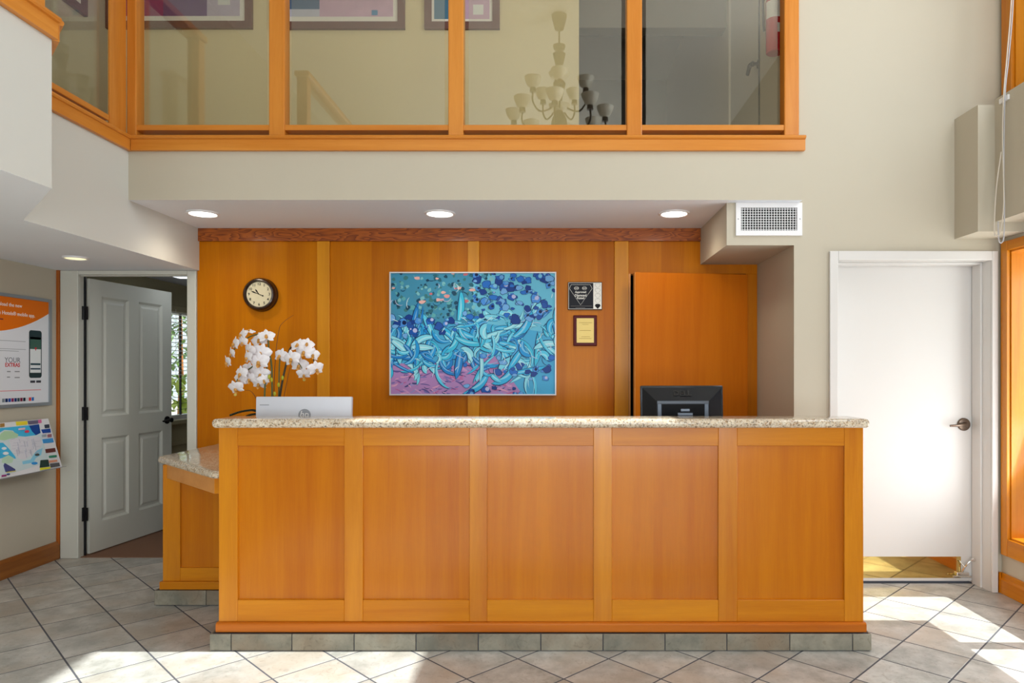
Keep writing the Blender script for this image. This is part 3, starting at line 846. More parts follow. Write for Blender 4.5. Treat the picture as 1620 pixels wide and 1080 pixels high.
part('kick_plate', box_bm(WD0 + 0.03, PX(1520, YL), YL - 0.0025, YL, 0.034, PZ(880, YL), 0.0008, 1), M['brass'], d3, label='polished brass kick plate')
own = lathe_bm([(0.041, 0), (0.041, 0.008), (0.036, 0.012), (0.013, 0.013), (0.012, 0.045), (0.0, 0.046)], 24)
HM = Matrix.Translation((PX(1524, YL), YL, PZ(671, YL)))
own.transform(HM @ Matrix.Rotation(math.pi / 2, 4, 'X'))
lev = tube_bm(smooth_path([(0, -0.042, 0), (-0.03, -0.048, 0.0), (-0.07, -0.05, -0.004), (-0.112, -0.046, -0.006)], 5), 0.0105, 0.007, 10)
join(own, lev, HM)
part('door_handle', own, M['bronze'], d3, smooth='auto')
# kick-down door holder
own = box_bm(2.585, 2.665, YL - 0.02, YL, 0.045, 0.075, 0.005, 2)
part('door_holder', own, M['chrome'], d3)
part('holder_bar', tube_bm([(2.552, YL - 0.03, 0.052), (2.672, YL - 0.03, 0.050)], 0.006, n=8), M['chrome'], d3)
part('holder_arm', tube_bm(smooth_path([(2.622, YL - 0.012, 0.072), (2.632, YL - 0.028, 0.11), (2.652, YL - 0.036, 0.145), (2.668, YL - 0.04, 0.160)], 4), 0.006, 0.005, 8), M['chrome'], d3)
part('holder_arm', tube_bm([(2.632, YL - 0.028, 0.11), (2.605, YL - 0.012, 0.150)], 0.004, 0.003, 8), M['chrome'], d3)
own = lathe_bm([(0.0, 0), (0.011, 0.0), (0.013, 0.006), (0.013, 0.016), (0.0, 0.018)], 16)
own.transform(Matrix.Translation((2.672, YL - 0.04, 0.164)) @ Matrix.Rotation(math.pi / 2, 4, 'X'))
part('holder_knob', own, M['chrome'], d3)

# door in the upper hall
d4 = bpy.data.objects.new('door_4', None); COL.objects.link(d4); d4.location = (1.5, 5.4, 2.71); d4['kind'] = 'structure'
part('leaf', box_bm(1.515, 1.555, DH0 + 0.01, DH1 - 0.01, 2.72, DHT - 0.005, 0.002, 1), plain('hall_door_paint', srgb(206, 204, 196), 0.45), d4)
part('edge_strip', box_bm(1.49, 1.53, DH0 - 0.0, DH0 + 0.008, 2.711, DHT), M['black_metal'], d4)
own = lathe_bm([(0.032, 0), (0.032, 0.01), (0.012, 0.012), (0.012, 0.05), (0, 0.051)], 18)
own.transform(Matrix.Translation((1.515, DH0 + 0.07, 3.63)) @ Matrix.Rotation(-math.pi / 2, 4, 'Y'))
join(own, tube_bm(smooth_path([(1.467, DH0 + 0.07, 3.63), (1.460, DH0 + 0.12, 3.635), (1.462, DH0 + 0.19, 3.60)], 4), 0.019, 0.013, 8))
part('door_handle', own, M['black_metal'], d4, smooth='auto')

# ------------------------------------------------------------------ reception counter
cnt = thing('reception_counter', 'long orange wood reception counter with five recessed panels and a speckled granite ledge', 'counter', (-0.06, 3.36, 0))
YP, YT, YBF = 3.360, 3.378, 3.398
PT = 0.083
seams = [331, 365.5, 461.5, 560, 658, 756.5, 855.5, 954, 1052, 1150, 1249.5, 1349, 1379.5]
part('plinth_core', box_bm(PX(333, YP), PX(1377, YP), YP + 0.008, 3.60, 0, PT - 0.004), M['grout'], cnt)
for a, b in zip(seams, seams[1:]):
    part('plinth_tile', box_bm(PX(a, YP) + 0.0022, PX(b, YP) - 0.0022, YP, YP + 0.009, 0.004, PT, 0.0015, 1), M['plinth_tile'], cnt)
for xs in (PX(331, YP), PX(1379.5, YP) - 0.009):
    part('plinth_tile', box_bm(xs, xs + 0.009, YP + 0.011, 3.598, 0.004, PT, 0.0015, 1), M['plinth_tile'], cnt)
def sx(u): return PX(u, YBF)
zt, zb = PZ(676, YBF), PZ(983, YBF)
zpt, zpb = PZ(705, YBF), PZ(949, YBF)
part('carcass', box_bm(sx(346.5), sx(1365.5), YBF + 0.022, 3.585, PT, zt), M['wood_v'], cnt)
stl = [(346, 375.5), (544.5, 574), (742.5, 770.5), (939, 968), (1136.5, 1166.5), (1336, 1366)]
for a, b in stl:
    part('stile', box_bm(sx(a), sx(b), YBF, YBF + 0.022, zb, zt, 0.0018, 1), M['wood_v'], cnt)
for (a0, a1), (b0, b1) in zip(stl, stl[1:]):
    part('top_rail', box_bm(sx(a1), sx(b0), YBF + 0.001, YBF + 0.022, zpt, zt, 0.0018, 1), M['wood_h'], cnt)
    part('bottom_rail', box_bm(sx(a1), sx(b0), YBF + 0.001, YBF + 0.022, zb, zpb, 0.0018, 1), M['wood_h'], cnt)
    part('panel', box_bm(sx(a1), sx(b0), YBF + 0.014, YBF + 0.022, zpb, zpt), M['wood_panel'], cnt)
prof = [(YT + 0.004, PT + 0.001), (YT, PT + 0.006), (YT, zb - 0.010), (YT + 0.004, zb - 0.003), (YT + 0.012, zb), (YBF + 0.02, zb), (YBF + 0.02, PT + 0.001)]
part('base_moulding', prism_bm(prof, PX(341, YT), PX(1371, YT), 'X'), wood('base_moulding_wood', srgb(200, 112, 28), srgb(168, 82, 12), 'X'), cnt)
part('granite_ledge', box_bm(PX(334, 3.36), PX(1377, 3.36), 3.355, 3.60, zt, PZ(662.5, 3.36), 0.0195, 6), M['granite'], cnt, smooth='auto')
wd = thing('work_desk', 'wood work desk behind the counter carrying the black monitor', 'desk', (0.2, 3.87, 0))
part('work_top', box_bm(-1.10, sx(1365.5), 3.602, 4.15, 0.72, 0.75, 0.004), M['wood_h'], wd)
part('end_support', box_bm(sx(1345), sx(1365.5), 3.602, 4.13, 0, 0.72), M['wood_v'], wd)
part('end_support', box_bm(-1.10, -1.08, 3.602, 4.13, 0, 0.72), M['wood_v'], wd)

# ------------------------------------------------------------------ low side desk with clipped granite corner
dk = thing('side_desk', 'low orange wood side desk with clipped granite corner beside the office door', 'desk', (-2.0, 4.2, 0))
ZD = 0.858
YQ = 4.012
part('plinth_core', box_bm(-2.318, -1.15, YQ + 0.009, 4.98, 0, 0.085), M['grout'], dk)
for a, b in ((PX(244, YQ), PX(326, YQ)), (PX(326, YQ), PX(326, YQ) + 0.303), (PX(326, YQ) + 0.303, -1.5), (-1.5, -1.15)):
    part('plinth_tile', box_bm(a + 0.002, b - 0.002, YQ, YQ + 0.009, 0.004, 0.0885, 0.0015, 1), M['plinth_tile'], dk)
part('plinth_tile', box_bm(-2.322, -2.3185, YQ + 0.001, 4.98, 0.004, 0.0885), M['plinth_tile'], dk)
YS = 4.042
bl = PX(257.5, YS)
part('carcass', box_bm(bl, -1.15, YS + 0.018, 4.98, 0.0885, ZD - 0.042), M['wood_v'], dk)
part('stile', box_bm(bl, PX(285, YS), YS, YS + 0.018, 0.135, ZD - 0.042, 0.0015, 1), M['wood_v'], dk)
part('bottom_rail', box_bm(PX(285, YS), -1.15, YS + 0.001, YS + 0.018, 0.135, PZ(898, YS), 0.0015, 1), M['wood_h'], dk)
part('panel', box_bm(PX(285, YS), -1.15, YS + 0.013, YS + 0.018, PZ(898, YS), ZD - 0.042), M['wood_panel'], dk)
part('base_moulding', box_bm(bl - 0.013, -1.15, YS - 0.014, YS + 0.018, 0.089, 0.135, 0.003), M['wood_h'], dk)
outline = [(-2.352, 5.015), (-2.352, 4.10), (-1.735, 3.495), (-1.668, 3.495), (-1.668, 3.61), (-1.13, 3.61), (-1.13, 5.015)]
part('granite_top', prism_bm(outline, ZD - 0.040, ZD, 'Z', 0.0145, 5), M['granite'], dk, smooth='auto')
# apron boards below the clipped corner
A0, B0 = Vector((bl + 0.005, 4.06)), Vector((-1.735, 3.528))
dd = (B0 - A0).normalized(); nn = Vector((dd.y, -dd.x)) * 0.02
nn = -nn if nn.y > 0 else nn
own = prism_bm([(A0.x, A0.y), (B0.x, B0.y), (B0.x - nn.x + 0.012, B0.y - nn.y), (A0.x - nn.x, A0.y - nn.y)], 0.737, ZD - 0.041, 'Z', 0.0015, 1)
part('apron', own, M['pale_wood'], dk)
part('apron', box_bm(-1.735, -1.668, 3.528, 3.548, 0.737, ZD - 0.041, 0.0015, 1), M['wood_h'], dk)

# ------------------------------------------------------------------ computers on the desk
# silver monitor seen from behind
mon = thing('computer_monitor', 'silver-backed computer monitor standing behind the counter in front of the orchid', 'monitor', (-1.345, 3.78, ZD))
TM = Matrix.Translation((-1.347, 3.70, 0)) @ Matrix.Rotation(math.radians(0), 4, 'Z')
TI = TM @ Matrix.Translation((0, 0, 0.895)) @ Matrix.Rotation(math.radians(-3), 4, 'X')
own = prism_bm([(-0.256, 0.0), (0.256, 0.0), (0.2575, 0.332), (-0.2575, 0.332)], 0.0, 0.035, 'Y', 0.006, 2); own.transform(TI)
part('housing', own, M['silver_plastic'], mon, smooth='auto')
own = box_bm(-0.250, 0.250, 0.035, 0.042, 0.01, 0.322, 0.003); own.transform(TI)
part('screen', own, M['black_gloss'], mon)
own = lathe_bm([(0.0, 0), (0.034, 0), (0.034, 0.0008), (0, 0.0009)], 40)
LM = TI @ Matrix.Translation((0.007, 0.0, 0.232))
own.transform(LM @ Matrix.Rotation(math.pi / 2, 4, 'X'))
lg = part('logo', own, M['grey_plastic'], mon)
tb = text_bm('hp', 0.050, depth=0.0006); tb.transform(LM @ Matrix.Translation((0, -0.0012, 0.004)) @ Matrix.Rotation(math.pi / 2, 4, 'X') @ Matrix(((1, 0.25, 0, 0), (0, 1, 0, 0), (0, 0, 1, 0), (0, 0, 0, 1))))
part('lettering', tb, M['white_plastic'], lg)
own = box_bm(-0.235, -0.185, -0.0006, 0.0004, 0.285, 0.2895); own.transform(TI)
part('label_strip', own, M['grey_plastic'], mon)
part('stand_neck', box_bm(-1.40, -1.295, 3.742, 3.762, ZD + 0.006, 1.10, 0.004), M['silver_plastic'], mon)
part('stand_base', box_bm(-1.46, -1.235, 3.68, 3.86, ZD, ZD + 0.012, 0.005), M['silver_plastic'], mon)

# black monitor seen from behind
YM = 3.74
mb = thing('computer_monitor', 'black computer monitor standing behind the counter in front of the wood door', 'monitor', (0.695, YM + 0.06, 0.75))
mx0, mx1 = PX(1014, YM), PX(1144.5, YM)
zmt = PZ(609.5, YM)
hgt = 0.30; mw = (mx1 - mx0) / 2; mc = (mx0 + mx1) / 2
TB = Matrix.Translation((mc, YM, zmt - hgt)) @ Matrix.Rotation(math.radians(-4), 4, 'X') @ Matrix.Rotation(math.radians(-2), 4, 'Z')
own = box_bm(-mw, mw, 0.0, 0.028, 0, hgt, 0.005, 2); own.transform(TB)
part('housing', own, M['black_gloss'], mb, smooth='auto')
# bulged back: sloping sides to a smaller rear plate
own = bmesh.new()
a = [(-mw + 0.008, 0.0, 0.008), (mw - 0.008, 0.0, 0.008), (mw - 0.008, 0.0, hgt - 0.010), (-mw + 0.008, 0.0, hgt - 0.010)]
b = [(-mw + 0.085, -0.042, 0.03), (mw - 0.085, -0.042, 0.03), (mw - 0.085, -0.042, hgt - 0.088), (-mw + 0.085, -0.042, hgt - 0.088)]
va = [own.verts.new(p) for p in a]; vb_ = [own.verts.new(p) for p in b]
for i in range(4): own.faces.new((va[i], va[(i + 1) % 4], vb_[(i + 1) % 4], vb_[i]))
own.faces.new(vb_); own.faces.new(va)
bmesh.ops.recalc_face_normals(own, faces=own.faces[:])
bmesh.ops.bevel(own, geom=own.edges[:], offset=0.002, segments=1, affect='EDGES')
own.transform(TB)
part('rear_cover', own, M['black_plastic'], mb)
for sxx in (-1, 1):
    xx = sxx * (mw - 0.098)
    own = box_bm(xx - 0.011, xx + 0.011, -0.046, -0.040, 0.03, hgt - 0.09, 0.002); own.transform(TB)
    part('rear_rib', own, plain('blue_grey_plastic', srgb(70, 84, 102), 0.3), mb)
own = box_bm(-mw + 0.085, mw - 0.085, -0.047, -0.040, hgt - 0.102, hgt - 0.084, 0.002); own.transform(TB)
part('rear_rib', own, plain('slate_plastic', srgb(48, 58, 72), 0.3), mb)
pl_ = box_bm(-mw + 0.100, mw - 0.100, -0.0435, -0.041, 0.031, hgt - 0.103); pl_.transform(TB)
part('rear_plate', pl_, plain('matte_black', (0.004, 0.004, 0.005, 1), 0.5, spec=0.1), mb)
own = text_bm('DELL', 0.044, depth=0.001, bold=0.0016)
slope = math.atan2(0.042, 0.078)
own.transform(TB @ Matrix.Translation((0, -0.021, hgt - 0.045)) @ Matrix.Rotation(math.pi / 2 - slope - 0.0, 4, 'X') @ Matrix.Translation((0, 0, 0.002)))
part('lettering', own, plain('dark_lettering', (0.002, 0.002, 0.003, 1), 0.3), mb)
sock = plain('grey_blue_plastic', srgb(112, 124, 142), 0.35)
for wx, q0, q1 in ((0.024, 0.158, 0.172), (0.040, 0.136, 0.151)):
    own = box_bm(-wx + 0.01, wx + 0.01, -0.058, -0.043, q0, q1, 0.002); own.transform(TB)
    part('socket_panel', own, sock, mb)
own = box_bm(-mw + 0.02, mw - 0.02, 0.028, 0.032, 0.015, hgt - 0.015); own.transform(TB)
part('screen', own, M['dark'], mb)
part('stand_neck', box_bm(mc - 0.05, mc + 0.05, YM - 0.085, YM - 0.055, 0.76, 1.12, 0.004), M['black_plastic'], mb)
part('stand_base', box_bm(mc - 0.13, mc + 0.13, YM - 0.13, YM + 0.10, 0.75, 0.765, 0.006), M['black_plastic'], mb)

# ------------------------------------------------------------------ orchid
YO = 4.2
OX = PX(432, YO)
orc = thing('potted_orchid', 'white orchid with arching sprays in a pot behind the silver monitor', 'plant', (OX, YO, ZD))
own = lathe_bm([(0.0, ZD), (0.055, ZD), (0.06, ZD + 0.004), (0.08, ZD + 0.135), (0.083, ZD + 0.14), (0.075, ZD + 0.14), (0.07, ZD + 0.12), (0, ZD + 0.118)], 28)
own.transform(Matrix.Translation((OX, YO, 0)))
part('pot', own, M['white_plastic'], orc, smooth='auto')
mleaf = plain('orchid_leaf', srgb(40, 58, 38), 0.35, noise=0.2, nscale=10)
mstem = plain('orchid_stem', srgb(84, 92, 44), 0.5, noise=0.3, nscale=30)
mdarkstem = plain('orchid_stake', srgb(52, 46, 30), 0.6, noise=0.2, nscale=30)
mtwig = plain('twig', srgb(96, 52, 26), 0.7, noise=0.2, nscale=30)
def petal_mat():
    m, nt, N, L, p = new_mat('orchid_petal')
    p.inputs['Base Color'].default_value = srgb(244, 242, 246)
    p.inputs['Roughness'].default_value = 0.5
    tc = N.new('ShaderNodeTexCoord'); nz = N.new('ShaderNodeTexNoise'); nz.inputs['Scale'].default_value = 60
    L.new(tc.outputs['Object'], nz.inputs['Vector'])
    r = N.new('ShaderNodeValToRGB'); r.color_ramp.elements[0].color = srgb(234, 226, 232); r.color_ramp.elements[1].color = srgb(250, 250, 252)
    L.new(nz.outputs['Fac'], r.inputs['Fac']); L.new(r.outputs['Color'], p.inputs['Base Color'])
    return m
mpet = petal_mat()
mlip = plain('orchid_lip', srgb(206, 150, 70), 0.5, noise=0.3, nscale=120)
def petal(bm, ang, length, width, cup=0.012, wide_at=0.55):
    """one petal as a small curved grid in the plane of the flower (XZ), facing -Y"""
    nu, nv = 5, 4
    vs = []
    for i in range(nu + 1):
        t = i / nu
        w = width * max(0.04, math.sin(math.pi * min(1, (t * 0.86 + 0.12))) ** 0.8)
        row = []
        for j in range(nv + 1):
            s = j / nv * 2 - 1
            x = s * w / 2; z = length * t
            y = cup * (t * t * 0.8) + cup * 0.5 * s * s * (1 - t * 0.3)
            ca, sa = math.cos(ang), math.sin(ang)
            row.append(bm.verts.new((x * ca + z * sa, y, -x * sa + z * ca)))
        vs.append(row)
    for i in range(nu):
        for j in range(nv):
            bm.faces.new((vs[i][j], vs[i][j + 1], vs[i + 1][j + 1], vs[i + 1][j]))
def flower_meshes():
    bm = bmesh.new()
    for a in (0, math.radians(128), math.radians(-128)):
        petal(bm, a, 0.050, 0.031, 0.008)
    for v in bm.verts: v.co.y += 0.002
    for a in (math.radians(74), math.radians(-74)):
        petal(bm, a, 0.054, 0.056, 0.016)
    for f in bm.faces: f.smooth = True
    m = bpy.data.meshes.new('petals'); bm.to_mesh(m); bm.free(); m.materials.append(mpet)
    l = bmesh.new()
    bmesh.ops.create_uvsphere(l, u_segments=10, v_segments=6, radius=0.010)
    for v in l.verts: v.co = Vector((v.co.x * 0.9, v.co.y - 0.007, v.co.z * 1.2 - 0.008))
    l2 = bmesh.new(); petal(l2, math.pi, 0.024, 0.02, -0.010)
    for v in l2.verts: v.co.y -= 0.008; v.co.z -= 0.008
    join(l, l2)
    for f in l.faces: f.smooth = True
    ml_ = bpy.data.meshes.new('lip'); l.to_mesh(ml_); l.free(); ml_.materials.append(mlip)
    return m, ml_
FM, FL = flower_meshes()
def zo(x, y): return 340 + x / 6.356, 500 + y / 6.356
# (position in the spray, size, turn, nod)
flowers = [(345, 145, .62, 10, -60), (265, 185, .8, -45, -10), (192, 275, .85, -55, 0), (275, 262, .7, -30, 20), (160, 375, .75, -60, 15), (118, 465, .8, -62, 20),
           (445, 235, 1.0, 5, -18), (515, 195, .95, 25, -25), (460, 365, 1.12, 2, 0), (440, 455, 1.12, -4, 5), (335, 345, .95, -40, 5), (320, 415, .8, -50, 10), (332, 545, 1.0, -18, 8),
           (458, 580, 1.0, 10, 15), (440, 675, .95, 0, 25), (345, 630, .85, -15, 15), (255, 575, .9, -30, 5), (245, 640, .9, -25, 15), (205, 725, .95, -15, 30), (490, 640, .7, 25, 10),
           (655, 395, .9, -20, -5), (765, 425, 1.0, -10, 5), (845, 490, 1.0, 10, 10), (895, 355, 1.0, 5, -5), (835, 285, .95, -5, -30), (925, 275, .85, 25, -25), (985, 385, .85, 45, 5), (1020, 530, .95, 50, 15), (893, 585, .8, 15, 30)]
for k, (x, y, s, yaw, nod) in enumerate(flowers):
    u, v = zo(x, y)
    yy = YO + random.uniform(-0.05, 0.04) - (0.05 if s > 1 else 0)
    o = bpy.data.objects.new('flower', FM); COL.objects.link(o); o.parent = orc
    o.location = Vector((PX(u, yy), yy, PZ(v, yy))) - orc.location
    o.rotation_euler = (math.radians(nod), math.radians(random.uniform(-14, 14)), math.radians(yaw * 0.8))
    o.scale = (s * 1.06,) * 3
    l = bpy.data.objects.new('lip', FL); COL.objects.link(l); l.parent = o
def opath(pts, y=YO):
    out = []
    for q in pts:
        u, v = zo(q[0], q[1])
        yy = y + (q[2] if len(q) > 2 else 0)
        out.append((PX(u, yy), yy, PZ(v, yy)))
    return smooth_path(out, 5)
base = (560, 1560)
for pts, m_, r in (([(560, 1225), (500, 800), (540, 300), (500, 190), (380, 195), (250, 270), (185, 350), (130, 450)], mstem, 0.006),
                   ([(570, 1225), (575, 700), (555, 400), (470, 300), (400, 480), (300, 560), (225, 640), (205, 740)], mstem, 0.006),
                   ([(600, 1225), (640, 800), (650, 460), (690, 390), (840, 470), (905, 600)], mstem, 0.005),
                   ([(600, 1225), (660, 760), (720, 470), (760, 320), (850, 265), (940, 290), (985, 420), (1020, 520)], mdarkstem, 0.007)):
    part('stem', tube_bm(opath(pts, YO + 0.02), r, r * 0.45, 7), m_, orc, smooth=True)
for pts in ([(590, 1225), (600, 560), (640, 160), (690, 60), (790, -10)], [(620, 1225), (700, 780), (745, 560), (760, 500)], [(580, 1225), (400, 800), (310, 745)]):
    part('twig', tube_bm(opath(pts, YO + 0.05), 0.0025, 0.0010, 5), mtwig, orc, smooth=True)
for (x, y) in ((570, 640), (640, 690), (680, 620), (600, 780), (545, 610)):
    u, v = zo(x, y)
    own = bmesh.new(); bmesh.ops.create_icosphere(own, subdivisions=2, radius=0.010)
    own.transform(Matrix.Translation((PX(u, YO), YO - 0.0, PZ(v, YO))) @ Matrix.Diagonal((0.8, 0.8, 1.5, 1)))
    part('bud', own, plain('bud_green', srgb(176, 178, 40), 0.5), orc, smooth=True)
for x, y in ((205, 790), (897, 640)):
    u, v = zo(x, y)
    own = bmesh.new(); bmesh.ops.create_icosphere(own, subdivisions=2, radius=0.009)
    own.transform(Matrix.Translation((PX(u, YO), YO, PZ(v, YO))))
    part('bud', own, plain('bud_yellow', srgb(214, 190, 90), 0.5), orc, smooth=True)
def strap_leaf(pts, w):
    bm = bmesh.new(); P = smooth_path(pts, 5); prev = None
    for i, p in enumerate(P):
        t = i / (len(P) - 1)
        ww = w * math.sin(math.pi * (0.12 + 0.86 * t)) ** 0.7
        d = (P[min(i + 1, len(P) - 1)] - P[max(i - 1, 0)]).normalized()
        s = d.cross(Vector((0, 0, 1)))
        if s.length < 0.01: s = Vector((0, 1, 0))
        s.normalize()
        row = [bm.verts.new(p + s * (k * ww / 2) + Vector((0, 0, 0.012 * abs(k)))) for k in (-1, 0, 1)]
        if prev:
            for j in range(2): bm.faces.new((prev[j], prev[j + 1], row[j + 1], row[j]))
        prev = row
    r = bmesh.ops.solidify(bm, geom=bm.faces[:], thickness=0.002)
    return bm
zl = ZD + 0.13
for ax, ay, hz, ln in ((-1, -0.2, 0.13, 0.21), (-0.9, 0.35, 0.105, 0.20), (0.9, -0.2, 0.10, 0.22), (0.4, 0.8, 0.10, 0.2), (-0.2, 0.9, 0.06, 0.2)):
    pts = [(OX + ax * 0.02, YO + ay * 0.02, zl - 0.02), (OX + ax * ln * 0.4, YO + ay * ln * 0.4, zl + hz * 0.9), (OX + ax * ln * 0.75, YO + ay * ln * 0.75, zl + hz), (OX + ax * ln * 1.15, YO + ay * ln * 1.15, zl + hz * 0.8)]
    part('leaf', strap_leaf(pts, 0.055), mleaf, orc, smooth=True)

# ------------------------------------------------------------------ wall clock
YW = 5.040
ck = thing('wall_clock', 'round dark-rimmed wall clock with cream dial on the wood panelling', 'clock', (PX(409, 5.0), YW, PZ(466, 5.0)))
CM = Matrix.Translation((PX(410.5, 5.0), YW, PZ(465.5, 5.0))) @ Matrix.Rotation(math.pi / 2, 4, 'X')
own = lathe_bm([(0.0, 0.0), (0.122, 0.0), (0.124, 0.006), (0.122, 0.02), (0.118, 0.026), (0.120, 0.032), (0.117, 0.05), (0.108, 0.062), (0.100, 0.064), (0.093, 0.056), (0.091, 0.046), (0.0, 0.046)], 64)
own.transform(CM)
part('case', own, plain('dark_bronze', srgb(46, 26, 18), 0.25, 0.2, coat=0.3), ck, smooth='auto')
own = lathe_bm([(0.0, 0.046), (0.0905, 0.046), (0.0905, 0.047), (0, 0.047)], 48); own.transform(CM)
dial = part('dial', own, plain('cream_dial', srgb(226, 216, 182), 0.5, noise=0.04, nscale=20), ck)
num = ink(22, 16, 14)
for h in range(1, 13):
    a = math.radians(90 - 30 * h)
    own = text_bm(str(h), 0.027, depth=0.0004, bold=0.0004)
    own.transform(CM @ Matrix.Translation((0.074 * math.cos(a), 0.074 * math.sin(a), 0.0478)))
    part('numeral', own, num, dial)
def hand(deg, length, tail, w0):
    a = math.radians(90 - deg)
    bm = prism_bm([(-tail, -w0 * 0.5), (-tail, w0 * 0.5), (length * 0.25, w0 * 0.4), (length * 0.72, w0 * 0.9), (length, 0.0004), (length, -0.0004), (length * 0.72, -w0 * 0.9), (length * 0.25, -w0 * 0.4)], 0, 0.001, 'Z')
    bm.transform(CM @ Matrix.Translation((0, 0, 0.0492)) @ Matrix.Rotation(a, 4, 'Z'))
    return bm
part('hour_hand', hand(324, 0.046, 0.0, 0.006), num, ck)
part('minute_hand', hand(292, 0.062, 0.032, 0.005), num, ck)
own = lathe_bm([(0, 0.049), (0.005, 0.049), (0.005, 0.052), (0, 0.052)], 16); own.transform(CM @ Matrix.Translation((0.03 * math.cos(math.radians(-22)), 0.03 * math.sin(math.radians(-22)), 0)))
part('counterweight', own, num, ck)

# ------------------------------------------------------------------ painting: plain stand-in of blue strokes and blotches
px0, px1 = PX(617, 5.02), PX(880, 5.02)
pz0, pz1 = PZ(625, 5.02), PZ(430.5, 5.02)
pw, ph = px1 - px0, pz1 - pz0
pt = thing('framed_painting', 'large abstract blue and turquoise painting in a thin pale frame on the wood wall', 'painting', ((px0 + px1) / 2, 5.03, pz0))
ft = 0.009
part('frame', grid_wall_bm(px0, px1, pz0, pz1, 5.0, 5.039, [(px0 + ft, px1 - ft, pz0 + ft, pz1 - ft)], 'XZ'), plain('pale_frame', srgb(206, 206, 206), 0.35, 0.2), pt)
part('frame_gap', box_bm(px0 + ft, px1 - ft, 5.012, 5.03, pz0 + ft, pz1 - ft), M['white_print'], pt)
own = bmesh.new(); layer = own.loops.layers.color.new('print') if False else own.loops.layers.float_color.new('print')
PM = frame_front(px0 + ft, 5.0115, pz0 + ft); W_, H_ = pw - 2 * ft, ph - 2 * ft
cnt_z = [0.0]
def mixc(a, b, t): return tuple(a[i] + (b[i] - a[i]) * t for i in range(3))
def paint(pts, col):
    """a flat patch of colour clipped to the canvas"""
    p = [(x, y) for x, y in pts]
    for f in (lambda q: q[0], lambda q: W_ - q[0], lambda q: q[1], lambda q: H_ - q[1]):
        if len(p) < 3: return
        p = clip(p, f)
    if len(p) < 3: return
    cnt_z[0] += 0.0000035
    try:
        f = own.faces.new([own.verts.new(PM @ Vector((x, y, cnt_z[0]))) for x, y in p])
    except ValueError:
        return
    c = srgb(*col)
    for lp in f.loops: lp[layer] = c
def blade(x, y, ang, length, w, bend, col):
    L_, R_ = [], []
    n = 9
    px_, py_ = x, y; a = ang
    for i in range(n + 1):
        t = i / n
        ww = w * (math.sin(math.pi * (0.12 + 0.88 * t)) ** 0.7) * 0.5
        L_.append((px_ - math.sin(a) * ww, py_ + math.cos(a) * ww)); R_.append((px_ + math.sin(a) * ww, py_ - math.cos(a) * ww))
        px_ += math.cos(a) * length / n; py_ += math.sin(a) * length / n; a += bend / n
    paint(L_ + R_[::-1], col)
def blob(x, y, r, col, k=11, rough=0.35, sq=1.0):
    ph_ = random.uniform(0, 6)
    pts = []
    for i in range(k):
        a = 2 * math.pi * i / k + ph_
        rr = r * (1 + random.uniform(-rough, rough))
        pts.append((x + rr * math.cos(a), y + rr * sq * math.sin(a)))
    paint(pts, col)
rp = random.Random(23)
state = random.getstate(); random.seed(23)
paint([(0, 0), (W_, 0), (W_, H_), (0, H_)], (70, 168, 214))
paint([(0, H_ * 0.55), (W_ * 0.62, H_ * 0.6), (W_ * 0.6, H_), (0, H_)], (64, 142, 176))
paint([(W_ * 0.5, H_ * 0.6), (W_, H_ * 0.5), (W_, H_), (W_ * 0.5, H_)], (104, 190, 220))
paint([(0, 0), (W_ * 0.8, 0), (W_ * 0.62, H_ * 0.34), (W_ * 0.3, H_ * 0.2), (0, H_ * 0.27)], (172, 130, 186))
for i in range(170):     # broken dabs along the lower edge
    x = random.uniform(0, W_ * 0.72); y = random.uniform(0, H_ * 0.25)
    blade(x, y, random.uniform(-0.5, 0.4), random.uniform(0.03, 0.08), random.uniform(0.006, 0.014), random.uniform(-1, 1), random.choice([(120, 110, 176), (196, 150, 196), (96, 84, 150), (214, 158, 190), (150, 140, 196), (70, 74, 128), (180, 96, 150)]))
for i in range(260):     # fine mottling in the upper corner
    x = random.uniform(0, W_ * 0.62); y = random.uniform(H_ * 0.62, H_)
    blob(x, y, random.uniform(0.006, 0.017), random.choice([(40, 100, 118), (92, 168, 176), (120, 186, 196), (26, 70, 96), (70, 140, 170), (60, 120, 124)]), 8)
for i in range(16):
    blob(random.uniform(0, W_ * 0.5), random.uniform(H_ * 0.74, H_), random.uniform(0.010, 0.022), random.choice([(216, 150, 150), (222, 176, 170), (196, 110, 120)]), 9, 0.25, 0.6)
cyans = [(50, 176, 226), (86, 200, 234), (34, 150, 216), (120, 212, 236), (30, 128, 204), (140, 218, 236), (60, 186, 222)]
for i in range(190):     # sweeping bands of colour in all directions
    x = random.uniform(-0.05, W_ + 0.02); y = H_ * random.uniform(0.14, 0.66)
    if x < W_ * 0.4: y = H_ * random.uniform(0.22, 0.52)
    a = random.uniform(0, 2 * math.pi); ln = random.uniform(0.08, 0.26); w = random.uniform(0.016, 0.05); be = random.uniform(-2.4, 2.4)
    c = random.choice(cyans)
    blade(x - 0.002, y, a, ln * 1.02, w * 1.25, be, (18, 62, 110))
    blade(x, y, a, ln, w, be, c)
    blade(x, y, a, ln * 0.8, w * 0.3, be, mixc(c, (225, 245, 250), 0.45))
blues = [(24, 86, 176), (36, 110, 200), (18, 60, 140), (70, 142, 220), (34, 84, 168), (110, 170, 226)]
